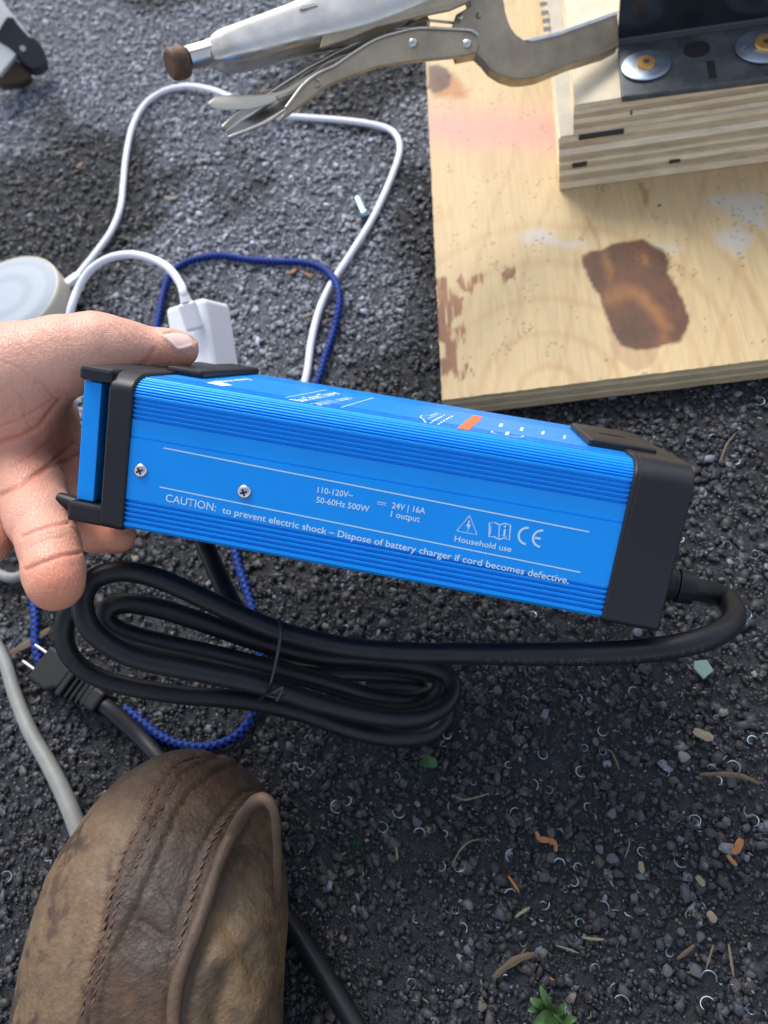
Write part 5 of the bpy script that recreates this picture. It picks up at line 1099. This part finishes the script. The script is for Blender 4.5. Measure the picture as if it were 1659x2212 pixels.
gl = [P(x, y, .004) for x, y in ((1498, 1430), (1525, 1427), (1541, 1450), (1519, 1469), (1497, 1445))]; o = prism('glass_shard', [v + Vector((0, 0, .0022)) for v in gl], gl, M_glass, None, .0004); tag(o, 'flat green glass shard near the right edge under the cord', 'glass shard')
# small tubular clip beside the white cable
tb = empty('zinc_pin', P(780, 447, .004), 'short bluish zinc pin on the asphalt beside the white cable', 'pin')
a_, b_ = P(773, 430, .0055), P(787, 462, .0055); disc('shank', a_, b_ - a_, .0045, (b_ - a_).length, M_curlb, tb, n=12, prof=[(.0032, 0), (.0036, .0006), (.0036, (b_ - a_).length)], smooth=30)
disc('head', b_, b_ - a_, .0045, .002, M_curlb, tb, n=12, prof=[(.0046, 0), (.0046, .0022), (.003, .0028)], smooth=30)
# green weed, moss tufts, green leaf crumbs
def leafblade(name, base, tipp, wd, m, parent, curl=.2, z0=.003, z1_=.012):
    a, b = P(*base, z0), P(*tipp, z1_); dd = b - a; s_ = dd.cross(Vector((0, 0, 1))).normalized(); V = []
    n = 8
    for i in range(n + 1):
        t = i / n; w_ = wd * math.sin(math.pi * (t * .92 + .04)) ** .7 / 2; c = a.lerp(b, t) + Vector((0, 0, .006 * math.sin(math.pi * t) * curl * 3)) + s_ * (.15 * wd * math.sin(5 * t))
        V += [c - s_ * w_ + Vector((0, 0, w_ * .5)), c, c + s_ * w_ + Vector((0, 0, w_ * .5))]
    F = [(3 * i + k, 3 * i + k + 1, 3 * i + 4 + k, 3 * i + 3 + k) for i in range(n) for k in (0, 1)]
    return mk(name, V, F, m, parent, True)
wd_ = empty('green_weed', P(1200, 2200, 0), 'small green weed growing in the asphalt at the bottom edge', 'plant')
tube('stem', cr([P(x, y, .004) for x, y in ((1150, 2168), (1180, 2178), (1205, 2200), (1240, 2230))], 5), .0009, M_leaf, wd_, 6)
for b_, t_, w_ in (((1182, 2185), (1148, 2152), .0045), ((1190, 2190), (1170, 2128), .0038), ((1200, 2195), (1152, 2206), .0062), ((1205, 2200), (1186, 2236), .0065), ((1210, 2195), (1246, 2204), .0036), ((1195, 2185), (1226, 2172), .0038), ((1180, 2200), (1146, 2226), .0055), ((1168, 2170), (1180, 2140), .003), ((1215, 2202), (1236, 2222), .0045), ((1175, 2180), (1140, 2178), .003)): leafblade('leaf', b_, t_, w_, M_leaf, wd_)
o = leafblade('green_leaf', (917, 1632), (938, 1660), .008, M_leaf, None, .1, .003, .004); tag(o, 'small torn green leaf below the coiled cord end', 'leaf')
def moss(x, y, r, lab):
    V, F = [], []; c0_ = P(x, y, .002); R0 = r * (c0_ - EYE).dot(Fw) / FPX
    for i in range(150):
        a = rs_.uniform(0, 6.28); q_ = R0 * math.sqrt(rs_.random()); p = np.array(c0_) + [q_ * math.cos(a), q_ * math.sin(a), 0]; h_ = np.array([rs_.uniform(-1, 1), rs_.uniform(-1, 1), rs_.uniform(.3, 1)]) * .0022; s_ = np.cross(h_, [rs_.random(), .3, .2]); s_ = s_ / np.linalg.norm(s_) * .00022
        b = len(V); V += [p - s_, p + s_, p + h_]; F.append((b, b + 1, b + 2))
    o = mk('moss_tuft', V, F, M_moss, None); tag(o, lab, 'moss', None, 'thing')
moss(1246, 1832, 22, 'blue green moss tuft in the lower middle beside the orange shaving'); moss(905, 660, 30, 'dark green moss patch left of the plywood board'); moss(768, 1830, 18, 'faint green moss spot right of the boot collar'); moss(900, 1685, 24, 'green moss patch under the right end of the coiled cord')

# fine fibres, grass crumbs and filings lying between the stones
nf = 5200; q = rng.uniform([-.58, -.14], [.62, 1.1], (nf * 3, 2)); pq = projn(np.concatenate([q, np.zeros((len(q), 1))], 1)); k = (pq[:, 0] > -30) & (pq[:, 0] < 1690) & (pq[:, 1] > -30) & (pq[:, 1] < 2240); q = q[k][:nf]; nf = len(q)
cl = fbm(q[:, 0] * 14, q[:, 1] * 14, s=131); keep = cl + rng.uniform(-.12, .12, nf) > .47; q = q[keep]; nf = len(q)
L_ = .0008 + .0030 * rng.random(nf) ** 2; a = rng.uniform(0, 2 * np.pi, nf); wd2 = .00012 + .00030 * rng.random(nf) ** 2
d1 = np.stack([np.cos(a), np.sin(a), rng.uniform(-.25, .25, nf)], 1); d2 = np.stack([-np.sin(a), np.cos(a), 0 * a], 1); bend = rng.uniform(-.35, .35, nf)
c = np.concatenate([q, (.0012 + .0014 * rng.random(nf))[:, None]], 1); rows = []
for t in (-1, 0, 1):
    m_ = c + d1 * (t * L_ / 2)[:, None] + d2 * ((1 - abs(t)) * bend * L_)[:, None]; w2 = wd2 * (1 if t == 0 else .5)
    rows += [m_ + d2 * w2[:, None], m_ - d2 * w2[:, None] + [0, 0, .0001]]
V = np.stack(rows, 1).reshape(-1, 3); o6 = np.arange(nf)[:, None] * 6; F = np.concatenate([o6 + [0, 1, 3, 2], o6 + [2, 3, 5, 4]])
pal = np.array([(.30, .29, .26), (.22, .18, .11), (.035, .09, .06), (.20, .23, .25), (.03, .055, .02), (.28, .15, .05)]); ck = rng.choice(6, nf, p=[.28, .26, .16, .16, .10, .04])
o = fast('fine_litter', V, F, mat('fine_litter', (.2, .2, .2), .6, attr=True), None, False); vcol(o, np.repeat(pal[ck] * rng.uniform(.6, 1.2, (nf, 1)), 6, 0)); tag(o, 'fine fibres and crumbs lying between the asphalt stones', None, None, 'stuff')
